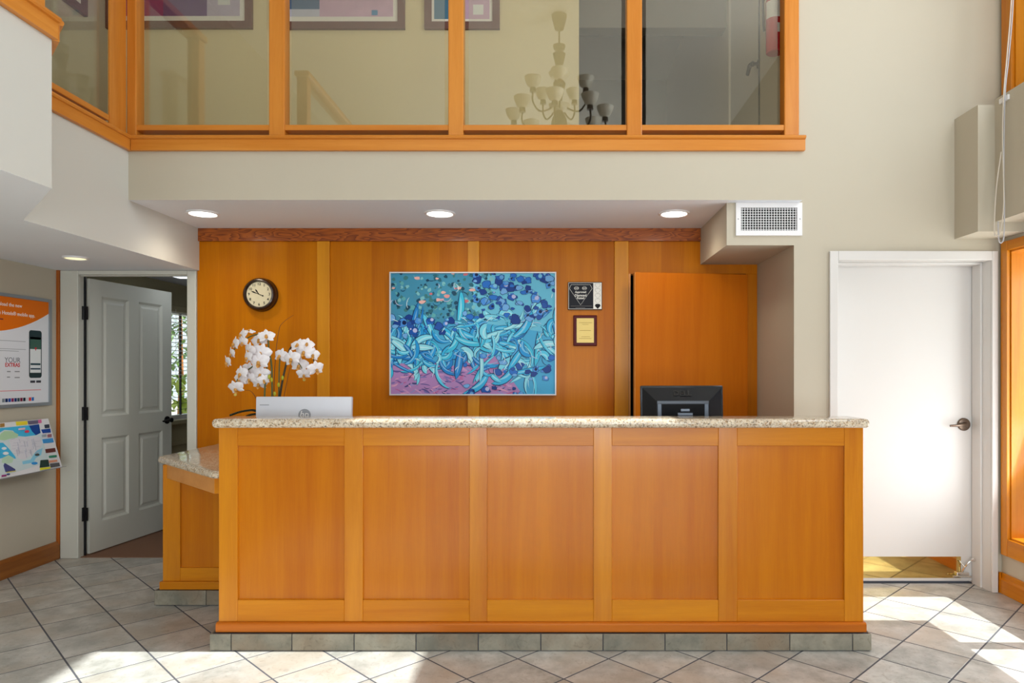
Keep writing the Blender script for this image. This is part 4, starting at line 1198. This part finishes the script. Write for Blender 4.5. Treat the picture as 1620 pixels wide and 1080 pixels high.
for i in range(150):     # overlapping dark blue rounds and crescents
    if i % 5 < 3: x, y = random.uniform(W_ * 0.5, W_), random.uniform(H_ * 0.62, H_)
    elif i % 5 == 3: x, y = random.uniform(W_ * 0.45, W_), random.uniform(0, H_ * 0.32)
    else: x, y = random.uniform(0, W_ * 0.5), random.uniform(H_ * 0.48, H_ * 0.68)
    r = random.uniform(0.010, 0.032)
    q_ = random.uniform(0.55, 1.1); st_ = random.getstate()
    blob(x, y, r * 1.14, (14, 44, 104), 10, 0.28, q_); random.setstate(st_)
    blob(x, y, r, blues[i % 6], 10, 0.28, q_)
    if i % 3 == 0: blob(x + r * 0.3, y + r * 0.2, r * 0.5, random.choice([(178, 186, 226), (12, 30, 76), (120, 190, 224), (96, 160, 216)]), 14, 0.08)
for i in range(60):
    blade(random.uniform(0, W_), random.uniform(0, H_), random.uniform(0, 6.2), random.uniform(0.03, 0.09), 0.0045, random.uniform(-2.5, 2.5), random.choice([(14, 40, 80), (20, 60, 110), (210, 234, 240), (190, 200, 230)]))
random.setstate(state)
part('canvas_print', own, vcol_mat('painted_canvas', 0.3), pt, kind='stuff')

# ------------------------------------------------------------------ plaques
YW2 = 5.039
pa = thing('award_plaque', 'square black award plaque with silver diamond outline beside the painting', 'plaque', (PX(925, 5.03), YW2, PZ(490, 5.03)))
ax0, ax1, az0, az1 = PX(898.5, 5.03), PX(952.5, 5.03), PZ(490, 5.03), PZ(446, 5.03)
part('board', box_bm(ax0, ax1, 5.024, YW2, az0, az1, 0.003), ink(48, 34, 34), pa)
aw, ah = ax1 - ax0, az1 - az0
AM = frame_front(ax0, 5.0238, az0)
bp = part('black_plate', plate(0.007, aw * 0.735, 0.008, ah - 0.008, 0, 0.001, AM), ink(26, 26, 34, 0.3), pa)
silver = plain('silver_print', srgb(206, 202, 192), 0.35, 0.3)
sp = part('silver_plate', plate(aw * 0.742, aw - 0.006, 0.008, ah - 0.008, 0, 0.001, AM), silver, pa)
part('border', grid_wall_bm(ax0 + 0.004, ax1 - 0.004, az0 + 0.005, az1 - 0.005, 5.0226, 5.0238, [(ax0 + 0.0065, ax1 - 0.0065, az0 + 0.0075, az1 - 0.0075)], 'XZ'), silver, pa)
def outline_bm(pts, w, d0, d1, Mx):
    """closed line of a given width"""
    n = len(pts); c = Vector((sum(p[0] for p in pts) / n, sum(p[1] for p in pts) / n))
    bm = bmesh.new(); R = []
    for i in range(n):
        p0, p1, p2 = Vector(pts[i - 1]), Vector(pts[i]), Vector(pts[(i + 1) % n])
        d = ((p1 - p0).normalized() + (p2 - p1).normalized()).normalized(); nrm = Vector((-d.y, d.x))
        if nrm.dot(c - p1) < 0: nrm = -nrm
        q = p1 + nrm * w
        R.append([bm.verts.new((x, y, z)) for (x, y) in (p1, q) for z in (d0, d1)])
    for i in range(n):
        a, b = R[i], R[(i + 1) % n]
        bm.faces.new((a[1], b[1], b[3], a[3])); bm.faces.new((a[0], b[0], b[1], a[1])); bm.faces.new((a[2], a[3], b[3], b[2]))
    bmesh.ops.recalc_face_normals(bm, faces=bm.faces[:])
    bm.transform(Mx)
    return bm
cw = aw * 0.37
dia = [(0.010, ah * 0.76), (0.022, ah * 0.905), (aw * 0.735 - 0.020, ah * 0.905), (aw * 0.735 - 0.006, ah * 0.76), (cw, ah * 0.17)]
part('emblem', outline_bm(dia, 0.0022, 0.001, 0.0016, AM), silver, bp)
for xx, tt in ((cw - 0.030, 'CAA'), (cw + 0.028, 'AAA')):
    own = lathe_bm([(0.0145, 0.001), (0.017, 0.001), (0.017, 0.0014), (0.0145, 0.0014), (0.0145, 0.001)], 24, cap=False)
    own.transform(AM @ Matrix.Translation((xx, ah * 0.775, 0)) @ Matrix.Diagonal((1, 0.72, 1, 1)))
    part('oval', own, silver, bp)
    own = text_bm(tt, 0.0125, depth=0.0002, bold=0.0003); own.transform(AM @ Matrix.Translation((xx, ah * 0.775, 0.0017)))
    part('lettering', own, silver, bp)
for tt, yy in (('Approved', 0.635), ('Diamond', 0.515), ('Rated', 0.42)):
    own = text_bm(tt, 0.023 if tt != 'Approved' else 0.020, depth=0.0002, bold=0.0005); own.transform(AM @ Matrix.Translation((cw, ah * yy, 0.0014)))
    part('lettering', own, silver, bp)
for a, b, yy in ((0.02, aw * 0.7, 0.135), (0.055, aw * 0.5, 0.075)):
    part('small_print', plate(a, b, ah * yy - 0.0012, ah * yy + 0.0012, 0.001, 0.0013, AM), ink(120, 118, 116), bp)
scx = aw * 0.87
for i, yy in enumerate((0.90, 0.715, 0.53, 0.345, 0.16)):
    d_ = [(scx - 0.021, ah * yy - 0.004), (scx - 0.014, ah * yy + 0.010), (scx + 0.014, ah * yy + 0.010), (scx + 0.021, ah * yy - 0.004), (scx, ah * yy - 0.026)]
    if i < 4: part('diamond_mark', outline_bm(d_, 0.0018, 0.001, 0.0014, AM), ink(110, 104, 96), sp)
    else: part('diamond_mark', poly_plate(d_, 0.001, 0.0016, AM), ink(24, 22, 26), sp, label='solid black diamond mark')
pb = thing('certificate_plaque', 'small gold certificate on a dark red wood plaque below the black plaque', 'plaque', (PX(925.5, 5.03), YW2, PZ(547, 5.03)))
cx0, cx1, cz0, cz1 = PX(907, 5.03), PX(944.5, 5.03), PZ(547, 5.03), PZ(498.5, 5.03)
part('board', box_bm(cx0, cx1, 5.022, YW2, cz0, cz1, 0.006, 3), plain('mahogany', srgb(84, 12, 16), 0.35, noise=0.1, spec=0.15), pb)
BMx = frame_front(cx0, 5.0218, cz0); bw, bh = cx1 - cx0, cz1 - cz0
gp = part('gold_plate', plate(bw * 0.14, bw * 0.865, bh * 0.105, bh * 0.90, 0, 0.001, BMx), plain('gold_plate', srgb(206, 180, 100), 0.35, 0.25), pb)
for yy, a, b in ((0.755, 0.24, 0.78), (0.70, 0.38, 0.64), (0.50, 0.26, 0.74), (0.295, 0.34, 0.7), (0.24, 0.24, 0.76)):
    part('small_print', plate(bw * a, bw * b, bh * yy - 0.0014, bh * yy + 0.0014, 0.001, 0.0012, BMx), ink(150, 126, 66), gp)

# ------------------------------------------------------------------ vent grille
vg = thing('vent_grille', 'white metal air vent grille under the balcony edge', 'vent', (PX(1215, YD), YD, PZ(373, YD)))
vx0, vx1, vz0, vz1 = PX(1163.5, YD), PX(1268, YD), PZ(373, YD), 2.4035
part('frame', grid_wall_bm(vx0, vx1, vz0, vz1, YD - 0.014, YD - 0.0005, [(vx0 + 0.031, vx1 - 0.031, vz0 + 0.031, vz1 - 0.031)], 'XZ'), M['white_plastic'], vg)
part('backing', box_bm(vx0 + 0.03, vx1 - 0.03, YD - 0.003, YD - 0.0004, vz0 + 0.03, vz1 - 0.03), M['dark'], vg)
own = bmesh.new(); n = 9
for i in range(n):
    z = vz0 + 0.031 + (vz1 - vz0 - 0.062) * (i + 0.5) / n
    box_bm(vx0 + 0.030, vx1 - 0.030, YD - 0.007, YD - 0.003, z - 0.0016, z + 0.0016, 0, bm=own)
part('level_vanes', own, M['white_plastic'], vg, kind='stuff')
own = bmesh.new(); n = 21
for i in range(n):
    x = vx0 + 0.031 + (vx1 - vx0 - 0.062) * (i + 0.5) / n
    box_bm(x - 0.0017, x + 0.0017, YD - 0.011, YD - 0.006, vz0 + 0.030, vz1 - 0.030, 0, bm=own)
part('upright_vanes', own, M['white_plastic'], vg, kind='stuff')
for xs in (vx0 + 0.014, vx1 - 0.014):
    own = lathe_bm([(0, 0), (0.004, 0), (0.003, 0.002), (0, 0.002)], 10); own.transform(Matrix.Translation((xs, YD - 0.014, (vz0 + vz1) / 2)) @ Matrix.Rotation(math.pi / 2, 4, 'X'))
    part('screw', own, M['grey_plastic'], vg)

# ------------------------------------------------------------------ recessed ceiling lights
def downlight(x, y, z, r, label, lens, power):
    t = thing('ceiling_light', label, 'light', (x, y, z - 0.012))
    own = lathe_bm([(r * 0.80, -0.003), (r * 0.84, -0.010), (r * 0.92, -0.012), (r * 0.99, -0.006), (r, 0.0), (r * 0.80, 0.0)], 40, cap=False)
    own.transform(Matrix.Translation((x, y, z)))
    part('trim_ring', own, M['white_plastic'], t, smooth='auto')
    own = lathe_bm([(0, -0.006), (r * 0.82, -0.006), (r * 0.82, -0.001), (0, -0.001)], 32); own.transform(Matrix.Translation((x, y, z)))
    part('lens', own, lens, t)
    if power > 0:
        d = bpy.data.lights.new('lamp', 'SPOT'); d.energy = power; d.color = (1, 0.86, 0.66); d.spot_size = math.radians(150); d.spot_blend = 0.8; d.shadow_soft_size = r * 0.7
        o = bpy.data.objects.new('lamp', d); COL.objects.link(o); o.location = (0, 0, -0.02); o.parent = t
YDL = (2.405 - H) * F / (588 - 337)
downlight(PX(321, YDL), YDL, 2.405, 0.102, 'round recessed light in the soffit above the clock', M['lamp'], 9)
downlight(PX(696, YDL), YDL, 2.405, 0.102, 'round recessed light in the soffit above the painting', M['lamp'], 9)
downlight(PX(1066.5, YDL), YDL, 2.405, 0.102, 'round recessed light in the soffit near the air vent', M['lamp'], 9)
YD4 = (2.10 - H) * F / (588 - 407)
downlight(PX(119.5, YD4), YD4, 2.10, 0.074, 'small dim recessed light in the low ceiling by the office door', M['lamp_dim'], 2)

# ------------------------------------------------------------------ poster on the left wall
PY_0, PY_1, PZ_0, PZ_1 = 4.352, 4.956, 1.122, 1.878
po = thing('framed_poster', 'orange and white hotel app poster in a grey metal snap frame on the side wall', 'poster', (XL, (PY_0 + PY_1) / 2, PZ_0))
part('frame', grid_wall_bm(PY_0, PY_1, PZ_0, PZ_1, XL + 0.001, XL + 0.018, [(PY_0 + 0.022, PY_1 - 0.022, PZ_0 + 0.022, PZ_1 - 0.022)], 'YZ'), M['alu'], po)
sheet = part('poster_sheet', box_bm(XL + 0.002, XL + 0.008, PY_0 + 0.02, PY_1 - 0.02, PZ_0 + 0.02, PZ_1 - 0.02), M['white_print'], po)
FMx = frame_leftwall(XL + 0.008, 0, 0)
y0_, y1_, z0_, z1_ = PY_0 + 0.022, PY_1 - 0.022, PZ_0 + 0.022, PZ_1 - 0.022
arc = [(y0_, z1_), (y1_, z1_)]
for i in range(11):
    t = i / 10
    arc.append((y1_ + (y0_ - y1_) * t, (z1_ - 0.082) - 0.155 * (1 - (1 - t) ** 2)))
part('orange_field', poly_plate(arc, 0, 0.0008, FMx), ink(232, 116, 18), sheet)
for s, yr, zz in (('Download the new', 4.688, 1.805), ('Choice Hotels\u00ae mobile app.', 4.806, 1.748)):
    own = text_bm(s, 0.0345, 'RIGHT', depth=0.0003, bold=0.0002); own.transform(FMx @ Matrix.Translation((yr, zz, 0.0012)))
    part('lettering', own, ink(250, 246, 240), sheet)
part('printed_line', plate(y0_ + 0.03, 4.528, 1.702, 1.709, 0.0008, 0.0012, FMx), ink(110, 40, 60), sheet)
for yr, zz in ((4.720, 1.566), (4.722, 1.512), (4.66, 1.499)):
    part('printed_line', plate(y0_ + 0.02, yr, zz - 0.0018, zz + 0.0018, 0, 0.0006, FMx), ink(170, 172, 180), sheet)
own = text_bm('YOUR', 0.049, depth=0.0003); own.transform(FMx @ Matrix.Translation((4.607, 1.437, 0.0006))); part('lettering', own, ink(120, 124, 132), sheet)
own = text_bm('EXTRAS', 0.036, depth=0.0003, bold=0.0008); own.transform(FMx @ Matrix.Translation((4.607, 1.405, 0.0006))); part('lettering', own, ink(206, 56, 62), sheet)
for a, b, zz in ((4.56, 4.59, 1.362), (4.625, 4.668, 1.362), (4.56, 4.585, 1.325), (4.625, 4.668, 1.322)):
    part('printed_line', plate(a, b, zz - 0.0035, zz + 0.0035, 0, 0.0006, FMx), ink(150, 152, 156), sheet)
# phone pictured on the sheet
f0, f1, g0, g1 = 4.752, 4.868, 1.318, 1.648
rd = 0.018; rr = []
for cx_, cy_, a0 in ((f1 - rd, g1 - rd, 0), (f0 + rd, g1 - rd, 90), (f0 + rd, g0 + rd, 180), (f1 - rd, g0 + rd, 270)):
    for k in range(5):
        a = math.radians(a0 + 22.5 * k); rr.append((cx_ + rd * math.cos(a), cy_ + rd * math.sin(a)))
ph_ = part('pictured_phone', poly_plate(rr, 0, 0.0008, FMx), ink(44, 62, 66), sheet)
for a, b, c, d, col in ((f0 + 0.008, f1 - 0.008, g0 + 0.036, g1 - 0.046, (232, 236, 238)), (f0 + 0.008, f1 - 0.008, 1.518, 1.586, (70, 104, 92)), (f0 + 0.008, f1 - 0.008, 1.586, 1.602, (206, 216, 220)), (f0 + 0.012, f1 - 0.012, 1.407, 1.420, (40, 70, 80)), (f0 + 0.012, f1 - 0.012, 1.376, 1.386, (40, 70, 90))):
    o = part('pictured_screen', plate(a, b, c, d, 0.0008, 0.0011 + 0.0002 * (col[0] < 200), FMx), ink(*col), sheet)
part('pictured_mark', poly_plate([(4.80, 1.530), (4.822, 1.530), (4.811, 1.505)], 0.0013, 0.0016, FMx), ink(200, 50, 60), sheet)
for a in (4.763, 4.818):
    part('store_badge', plate(a, a + 0.044, 1.284, 1.300, 0, 0.0007, FMx), ink(60, 62, 70), sheet)
part('printed_line', plate(y0_ + 0.01, 4.862, 1.232, 1.2365, 0, 0.0006, FMx), ink(226, 130, 140), sheet)
cols = [(130, 140, 150), (20, 40, 90), (40, 80, 170), (140, 40, 90), (30, 50, 110), (60, 80, 90), (120, 30, 60), (30, 40, 60), (210, 214, 220), (220, 60, 60), (40, 110, 190)]
for i, c in enumerate(cols):
    a = 4.520 + i * 0.0255
    part('logo_square', plate(a, a + 0.021, 1.160, 1.184, 0, 0.0007, FMx), ink(*c), sheet)

# ------------------------------------------------------------------ map pad on its sloping holder
tilt = math.atan2(0.098, 0.339)
mp_t = thing('map_pad', 'colourful city map pad on a sloping wall holder below the poster', 'map', (XL, 4.55, 0.69))
mxw = 0.353
MM = Matrix.Translation((-3.467, 0, 0.692)) @ Matrix(((0, 0, 1, 0), (1, 0, 0, 0), (0, 1, 0, 0), (0, 0, 0, 1))) @ Matrix.Rotation(-tilt, 4, 'X')
MY0, MY1 = 4.28, 4.868
part('paper_pad', plate(MY0, MY1, 0, mxw, -0.010, 0, MM), M['paper'], mp_t)
pad = mp_t.children[0]
part('holder_back', plate(MY0 + 0.01, MY1 - 0.01, 0.004, mxw - 0.006, -0.016, -0.0101, MM), M['alu'], mp_t)
for yy in (MY0 + 0.08, MY1 - 0.06):
    part('bracket', prism_bm([(XL, 0.70), (XL, 1.02), (-3.588, 1.01), (-3.487, 0.70)], yy, yy + 0.006, 'Y'), M['alu'], mp_t)
part('holder_wire', tube_bm([MM @ Vector((MY0, -0.005, 0.002)), MM @ Vector((MY1 + 0.035, -0.003, 0.004))], 0.0025, n=6), M['grey_plastic'], mp_t)
def mpt(x, y):
    """point of the zoomed photograph of the pad onto its plane"""
    u, v = x / 8.308, 640 + y / 8.308
    d = Vector(((u - CX) / F, 1, (CY - v) / F)); o = Vector((0, 0, H))
    nrm = (MM.to_3x3() @ Vector((0, 0, 1))); p0 = MM @ Vector((0, 0, 0))
    t = (p0 - o).dot(nrm) / d.dot(nrm)
    q = MM.inverted() @ (o + d * t)
    return (min(max(q.x, MY0 + 0.002), MY1 - 0.002), min(max(q.y, 0.002), mxw - 0.002))
zi = [0.0]
def mappatch(pts, col, name='printed_patch'):
    zi[0] += 0.00008
    part(name, poly_plate([mpt(*p) for p in pts], 0.0001, 0.0002 + zi[0], MM), ink(*col), pad)
def ell(cx_, cy_, rx, ry, n=14): return [(cx_ + rx * math.cos(2 * math.pi * i / n), cy_ + ry * math.sin(2 * math.pi * i / n)) for i in range(n)]
mappatch([(-400, 380), (0, 305), (150, 290), (380, 270), (520, 265), (590, 560), (640, 700), (520, 790), (330, 850), (0, 940), (-400, 1040)], (206, 222, 226))
mappatch([(-400, 380), (-40, 312), (150, 292), (380, 272), (470, 400), (330, 420), (230, 410), (170, 340), (60, 330), (-100, 420), (-400, 520)], (72, 184, 228))
mappatch([(-400, 560), (-60, 500), (40, 500), (110, 570), (200, 680), (210, 710), (120, 700), (30, 700), (-60, 720), (-400, 800)], (72, 184, 228))
mappatch([(480, 600), (560, 570), (540, 660), (470, 700), (440, 760), (300, 785), (290, 745), (400, 720)], (140, 206, 232))
mappatch([(10, 380), (60, 345), (150, 345), (240, 390), (230, 430), (120, 450), (60, 470), (-30, 460)], (178, 214, 176))
mappatch([(30, 700), (110, 660), (180, 700), (160, 760), (80, 780), (20, 760)], (186, 216, 190))
mappatch([(120, 460), (330, 425), (520, 420), (560, 520), (500, 590), (420, 660), (330, 720), (250, 710), (150, 590)], (218, 218, 226))
rng = random.Random(5)
for i in range(26):
    x, y = rng.uniform(150, 480), rng.uniform(440, 650)
    dx = rng.uniform(30, 90); 
    mappatch([(x, y), (x + dx, y - dx * 0.12), (x + dx, y - dx * 0.12 + 3), (x, y + 3)], (184, 184, 200), 'printed_street')
for i in range(16):
    x, y = rng.uniform(200, 470), rng.uniform(440, 600); dy = rng.uniform(40, 110)
    mappatch([(x, y), (x + 4, y), (x + 4 + dy * 0.2, y + dy), (x + dy * 0.2, y + dy)], (188, 188, 202), 'printed_street')
mappatch([(380, 275), (505, 258), (525, 372), (470, 400), (420, 350)], (34, 74, 150))
for q, c in (((350, 353, 28, 18), (222, 70, 96)), ((485, 658, 28, 15), (80, 84, 84)), ((450, 770, 38, 18), (60, 150, 220)), ((50, 575, 30, 18), (232, 236, 240)), ((70, 640, 36, 20), (232, 236, 240)), ((105, 915, 20, 12), (70, 80, 130))):
    mappatch(ell(*q), c)
for pts, c in (([(0, 250), (50, 245), (52, 290), (0, 297)], (170, 130, 70)), ([(205, 225), (350, 215), (355, 262), (215, 275)], (232, 214, 60)), ([(360, 215), (490, 203), (494, 250), (372, 262)], (110, 104, 130)),
               ([(500, 200), (535, 197), (540, 240), (505, 245)], (214, 110, 160)), ([(580, 265), (638, 258), (644, 305), (590, 310)], (60, 66, 84)), ([(540, 328), (652, 315), (660, 365), (560, 375)], (36, 76, 160)),
               ([(555, 455), (685, 440), (698, 495), (568, 508)], (70, 150, 214)), ([(592, 585), (715, 570), (725, 620), (602, 635)], (110, 60, 56)), ([(640, 672), (735, 662), (738, 690), (645, 700)], (60, 140, 110)),
               ([(530, 730), (625, 722), (642, 812), (520, 828)], (50, 70, 64)), ([(525, 832), (655, 818), (655, 842), (525, 862)], (222, 222, 60)), ([(655, 775), (768, 762), (780, 808), (660, 828)], (96, 96, 98)),
               ([(640, 735), (740, 722), (745, 750), (645, 765)], (226, 160, 130)), ([(240, 312), (320, 302), (322, 328), (242, 335)], (236, 200, 210)), ([(55, 770), (190, 850), (190, 868), (70, 885), (45, 800)], (74, 80, 130)), ([(20, 925), (75, 918), (75, 942), (20, 950)], (150, 60, 120)),
               ([(80, 885), (200, 868), (200, 876), (80, 893)], (222, 208, 90)), ([(545, 395), (600, 388), (602, 420), (550, 425)], (160, 170, 180)), ([(620, 392), (668, 386), (670, 425), (625, 430)], (160, 110, 120))):
    mappatch(pts, c, 'printed_advert')

# ------------------------------------------------------------------ pictures on the upper walls
def picture(label, u0, u1, vb, hgt, blocks, Y=YU):
    x0, x1, z0 = PX(u0, Y - 0.02), PX(u1, Y - 0.02), PZ(vb, Y - 0.02)
    t = thing('framed_picture', label, 'picture', ((x0 + x1) / 2, Y - 0.012, z0), 'abstract pictures on the upper wall')
    fr = 0.058
    part('frame', grid_wall_bm(x0, x1, z0, z0 + hgt, Y - 0.03, Y - 0.001, [(x0 + fr, x1 - fr, z0 + fr, z0 + hgt - fr)], 'XZ'), plain('plum_frame', srgb(112, 72, 66), 0.4, noise=0.1), t)
    mat_ = part('mount', box_bm(x0 + fr, x1 - fr, Y - 0.016, Y - 0.004, z0 + fr, z0 + hgt - fr), ink(236, 230, 222), t)
    fx = frame_front(x0 + fr, Y - 0.016, z0 + fr); w = x1 - x0 - 2 * fr; h = hgt - 2 * fr
    k = 0
    for a, b, c, d, col in blocks:
        k += 1
        part('colour_field', plate(w * a, w * b, h * c, h * d, 0, 0.0005 * k, fx), plain('colour_field_ink', srgb(*col), 0.5, noise=0.18, nscale=9), mat_)
picture('wide framed abstract with purple field and pale square near the corner post', 160, 399, 45, 0.86, [(0.04, 0.72, 0.06, 0.95, (150, 40, 110)), (0.40, 0.72, 0.06, 0.95, (104, 72, 130)), (0.72, 0.96, 0.06, 0.95, (190, 178, 200)), (0.80, 0.89, 0.18, 0.34, (222, 222, 220))])
picture('wide framed abstract with pink field and small blue square', 430, 640.5, 46, 0.86, [(0.04, 0.96, 0.06, 0.95, (206, 170, 194)), (0.04, 0.34, 0.14, 0.95, (70, 104, 142)), (0.04, 0.34, 0.06, 0.14, (196, 196, 214)), (0.78, 0.83, 0.075, 0.13, (76, 140, 186))])
picture('small framed abstract with blue and pink fields behind a railing post', 671.5, 790.5, 46, 0.62, [(0.04, 0.5, 0.05, 0.95, (70, 120, 150)), (0.5, 0.95, 0.05, 0.95, (206, 170, 194)), (0.68, 0.85, 0.12, 0.28, (228, 228, 224))])
# picture on the left wall of the upper level
fl = thing('framed_picture', 'dark framed picture on the side wall of the upper level', 'picture', (XL, 5.0, 4.1), 'abstract pictures on the upper wall')
zb_ = PZ(25, 5.30)
part('frame', grid_wall_bm(4.62, 5.32, zb_, zb_ + 0.8, XL + 0.001, XL + 0.03, [(4.68, 5.26, zb_ + 0.06, zb_ + 0.74)], 'YZ'), plain('dark_plum_frame', srgb(78, 52, 58), 0.4), fl)
mo = part('mount', box_bm(XL + 0.002, XL + 0.016, 4.68, 5.26, zb_ + 0.06, zb_ + 0.74), ink(230, 226, 222), fl)
part('colour_field', plate(4.76, 5.10, zb_ + 0.14, zb_ + 0.66, 0, 0.001, frame_leftwall(XL + 0.016, 0, 0)), ink(120, 110, 120), mo)

# fire extinguisher on the hall wall
fx_, fy_ = 1.440, 4.50
fe = thing('fire_extinguisher', 'red fire extinguisher hung beside the last railing post upstairs', 'extinguisher', (fx_, fy_, 3.42))
fz = PZ(79, fy_ - 0.05)
own = lathe_bm([(0.0, 0), (0.050, 0.0), (0.056, 0.006), (0.057, 0.33), (0.050, 0.36), (0.030, 0.385), (0.018, 0.392), (0.018, 0.41), (0, 0.41)], 28)
own.transform(Matrix.Translation((fx_, fy_, fz)))
part('cylinder', own, plain('extinguisher_red', srgb(188, 20, 34), 0.25, coat=0.4), fe, smooth='auto')
for a, b, c, sub in ((0.215, 0.325, (222, 222, 220), 1), (0.115, 0.175, (222, 222, 218), .5)):
    own = bmesh.new(); n = 10; prev = None
    for i in range(n + 1):
        ang_ = math.radians(-170 + (120 * sub) * i / n) if sub == 1 else math.radians(-90 + 60 * i / n)
        row = [own.verts.new((fx_ + 0.0578 * math.cos(ang_), fy_ + 0.0578 * math.sin(ang_), fz + h)) for h in (a, b)]
        if prev: own.faces.new((prev[0], row[0], row[1], prev[1]))
        prev = row
    part('paper_label', own, ink(*c), fe)
part('valve', box_bm(fx_ - 0.02, fx_ + 0.02, fy_ - 0.06, fy_ + 0.03, fz + 0.41, fz + 0.455, 0.006), M['black_metal'], fe)
part('hose', tube_bm(smooth_path([(fx_ - 0.02, fy_, fz + 0.43), (fx_ - 0.07, fy_ + 0.01, fz + 0.38), (fx_ - 0.066, fy_ + 0.01, fz + 0.15)], 5), 0.008), M['black_metal'], fe)
part('wall_hook', box_bm(fx_ + 0.05, 1.499, fy_ - 0.012, fy_ + 0.012, fz + 0.30, fz + 0.36, 0.003), M['black_metal'], fe)

# blind cords hanging in the corner
YC_ = 3.92
def cpt(u, v, y=YC_): return (PX(u, y), y, PZ(v, y))
bc = thing('blind_cord', 'pale looped blind cord hanging from the high side window past the beam', 'cord', (2.56, YC_, 2.15))
part('cord_strand', tube_bm(smooth_path([cpt(1606, -160), cpt(1600, 0), cpt(1593, 90), cpt(1588, 148), cpt(1586, 220), cpt(1588, 320), cpt(1582, 368), cpt(1578, 372), cpt(1573, 366), cpt(1576, 300), cpt(1584, 240)], 5), 0.0035, n=6), plain('cord_white', srgb(214, 206, 192), 0.6), bc, smooth=True)
part('cord_strand', tube_bm(smooth_path([cpt(1609, -160), cpt(1603, 0), cpt(1596, 90), cpt(1590, 150), cpt(1588, 260), cpt(1589, 330), cpt(1588, 374), cpt(1584, 384), cpt(1580, 378), cpt(1579, 350)], 5), 0.0035, n=6), plain('cord_grey', srgb(190, 190, 196), 0.6), bc, smooth=True)
part('cleat', box_bm(2.566, 2.578, YC_ - 0.02, YC_ + 0.06, 2.90, 2.93, 0.003), M['white_plastic'], bc)

# ------------------------------------------------------------------ chandelier of the lobby (seen mirrored in the railing glass)
CHX, CHY = 0.06, 1.0
ch = thing('chandelier', 'bronze chandelier with pale bell shades hanging in the lobby mirrored in the balcony glass', 'chandelier', (CHX, CHY, 3.7))
brz = plain('chandelier_bronze', srgb(70, 52, 38), 0.4, 0.6)
shade_m = plain('frosted_shade', srgb(238, 232, 216), 0.4)
T0 = Matrix.Translation((CHX, CHY, 0))
own = lathe_bm([(0, 5.25), (0.085, 5.25), (0.08, 5.22), (0.05, 5.10), (0.012, 5.165), (0.012, 5.15)], 24); own.transform(T0); part('canopy', own, brz, ch, smooth='auto')
part('chain', tube_bm([(CHX, CHY, 5.16), (CHX, CHY, 4.93)], 0.010), brz, ch)
own = lathe_bm([(0.0, 4.95), (0.02, 4.945), (0.07, 4.92), (0.06, 4.88), (0.018, 4.86), (0.07, 4.83), (0.05, 4.74), (0.02, 4.62), (0.03, 4.58), (0.07, 4.50), (0.055, 4.44), (0.025, 4.30), (0.03, 4.22), (0.08, 4.12), (0.09, 4.05), (0.05, 3.95), (0.06, 3.85), (0.03, 3.78), (0.0, 3.74)], 24)
own.transform(T0); part('column', own, brz, ch, smooth='auto')
def shade_at(x, y, z):
    own = lathe_bm([(0.012, -0.05), (0.035, -0.045), (0.03, 0.0), (0.012, 0.01)], 14); own.transform(Matrix.Translation((x, y, z))); part('cup', own, brz, ch, smooth='auto')
    own = lathe_bm([(0.028, 0.0), (0.06, 0.02), (0.082, 0.07), (0.095, 0.115), (0.088, 0.115), (0.074, 0.07), (0.02, 0.006)], 18, cap=False); own.transform(Matrix.Translation((x, y, z))); part('lamp_shade', own, shade_m, ch, smooth='auto')
for n_, R_, z_, off in ((5, 0.30, 4.42, 0.3), (8, 0.50, 4.12, 0.1)):
    for k in range(n_):
        a = off + 2 * math.pi * k / n_
        P_ = [(0.03, z_ - 0.12), (R_ * 0.35, z_ - 0.2), (R_ * 0.75, z_ - 0.24), (R_, z_ - 0.15), (R_, z_ - 0.04)]
        part('arm', tube_bm(smooth_path([(CHX + r * math.cos(a), CHY + r * math.sin(a), zz) for r, zz in P_], 4), 0.010, n=6), brz, ch, smooth=True)
        shade_at(CHX + R_ * math.cos(a), CHY + R_ * math.sin(a), z_)
for z_ in (4.55, 4.2):
    own = lathe_bm([(0.03, 0.0), (0.09, 0.02), (0.12, 0.07), (0.11, 0.075), (0.08, 0.03), (0.03, 0.01)], 20, cap=False); own.transform(Matrix.Translation((CHX, CHY, z_)))
    part('bowl', own, shade_m, ch, smooth='auto')
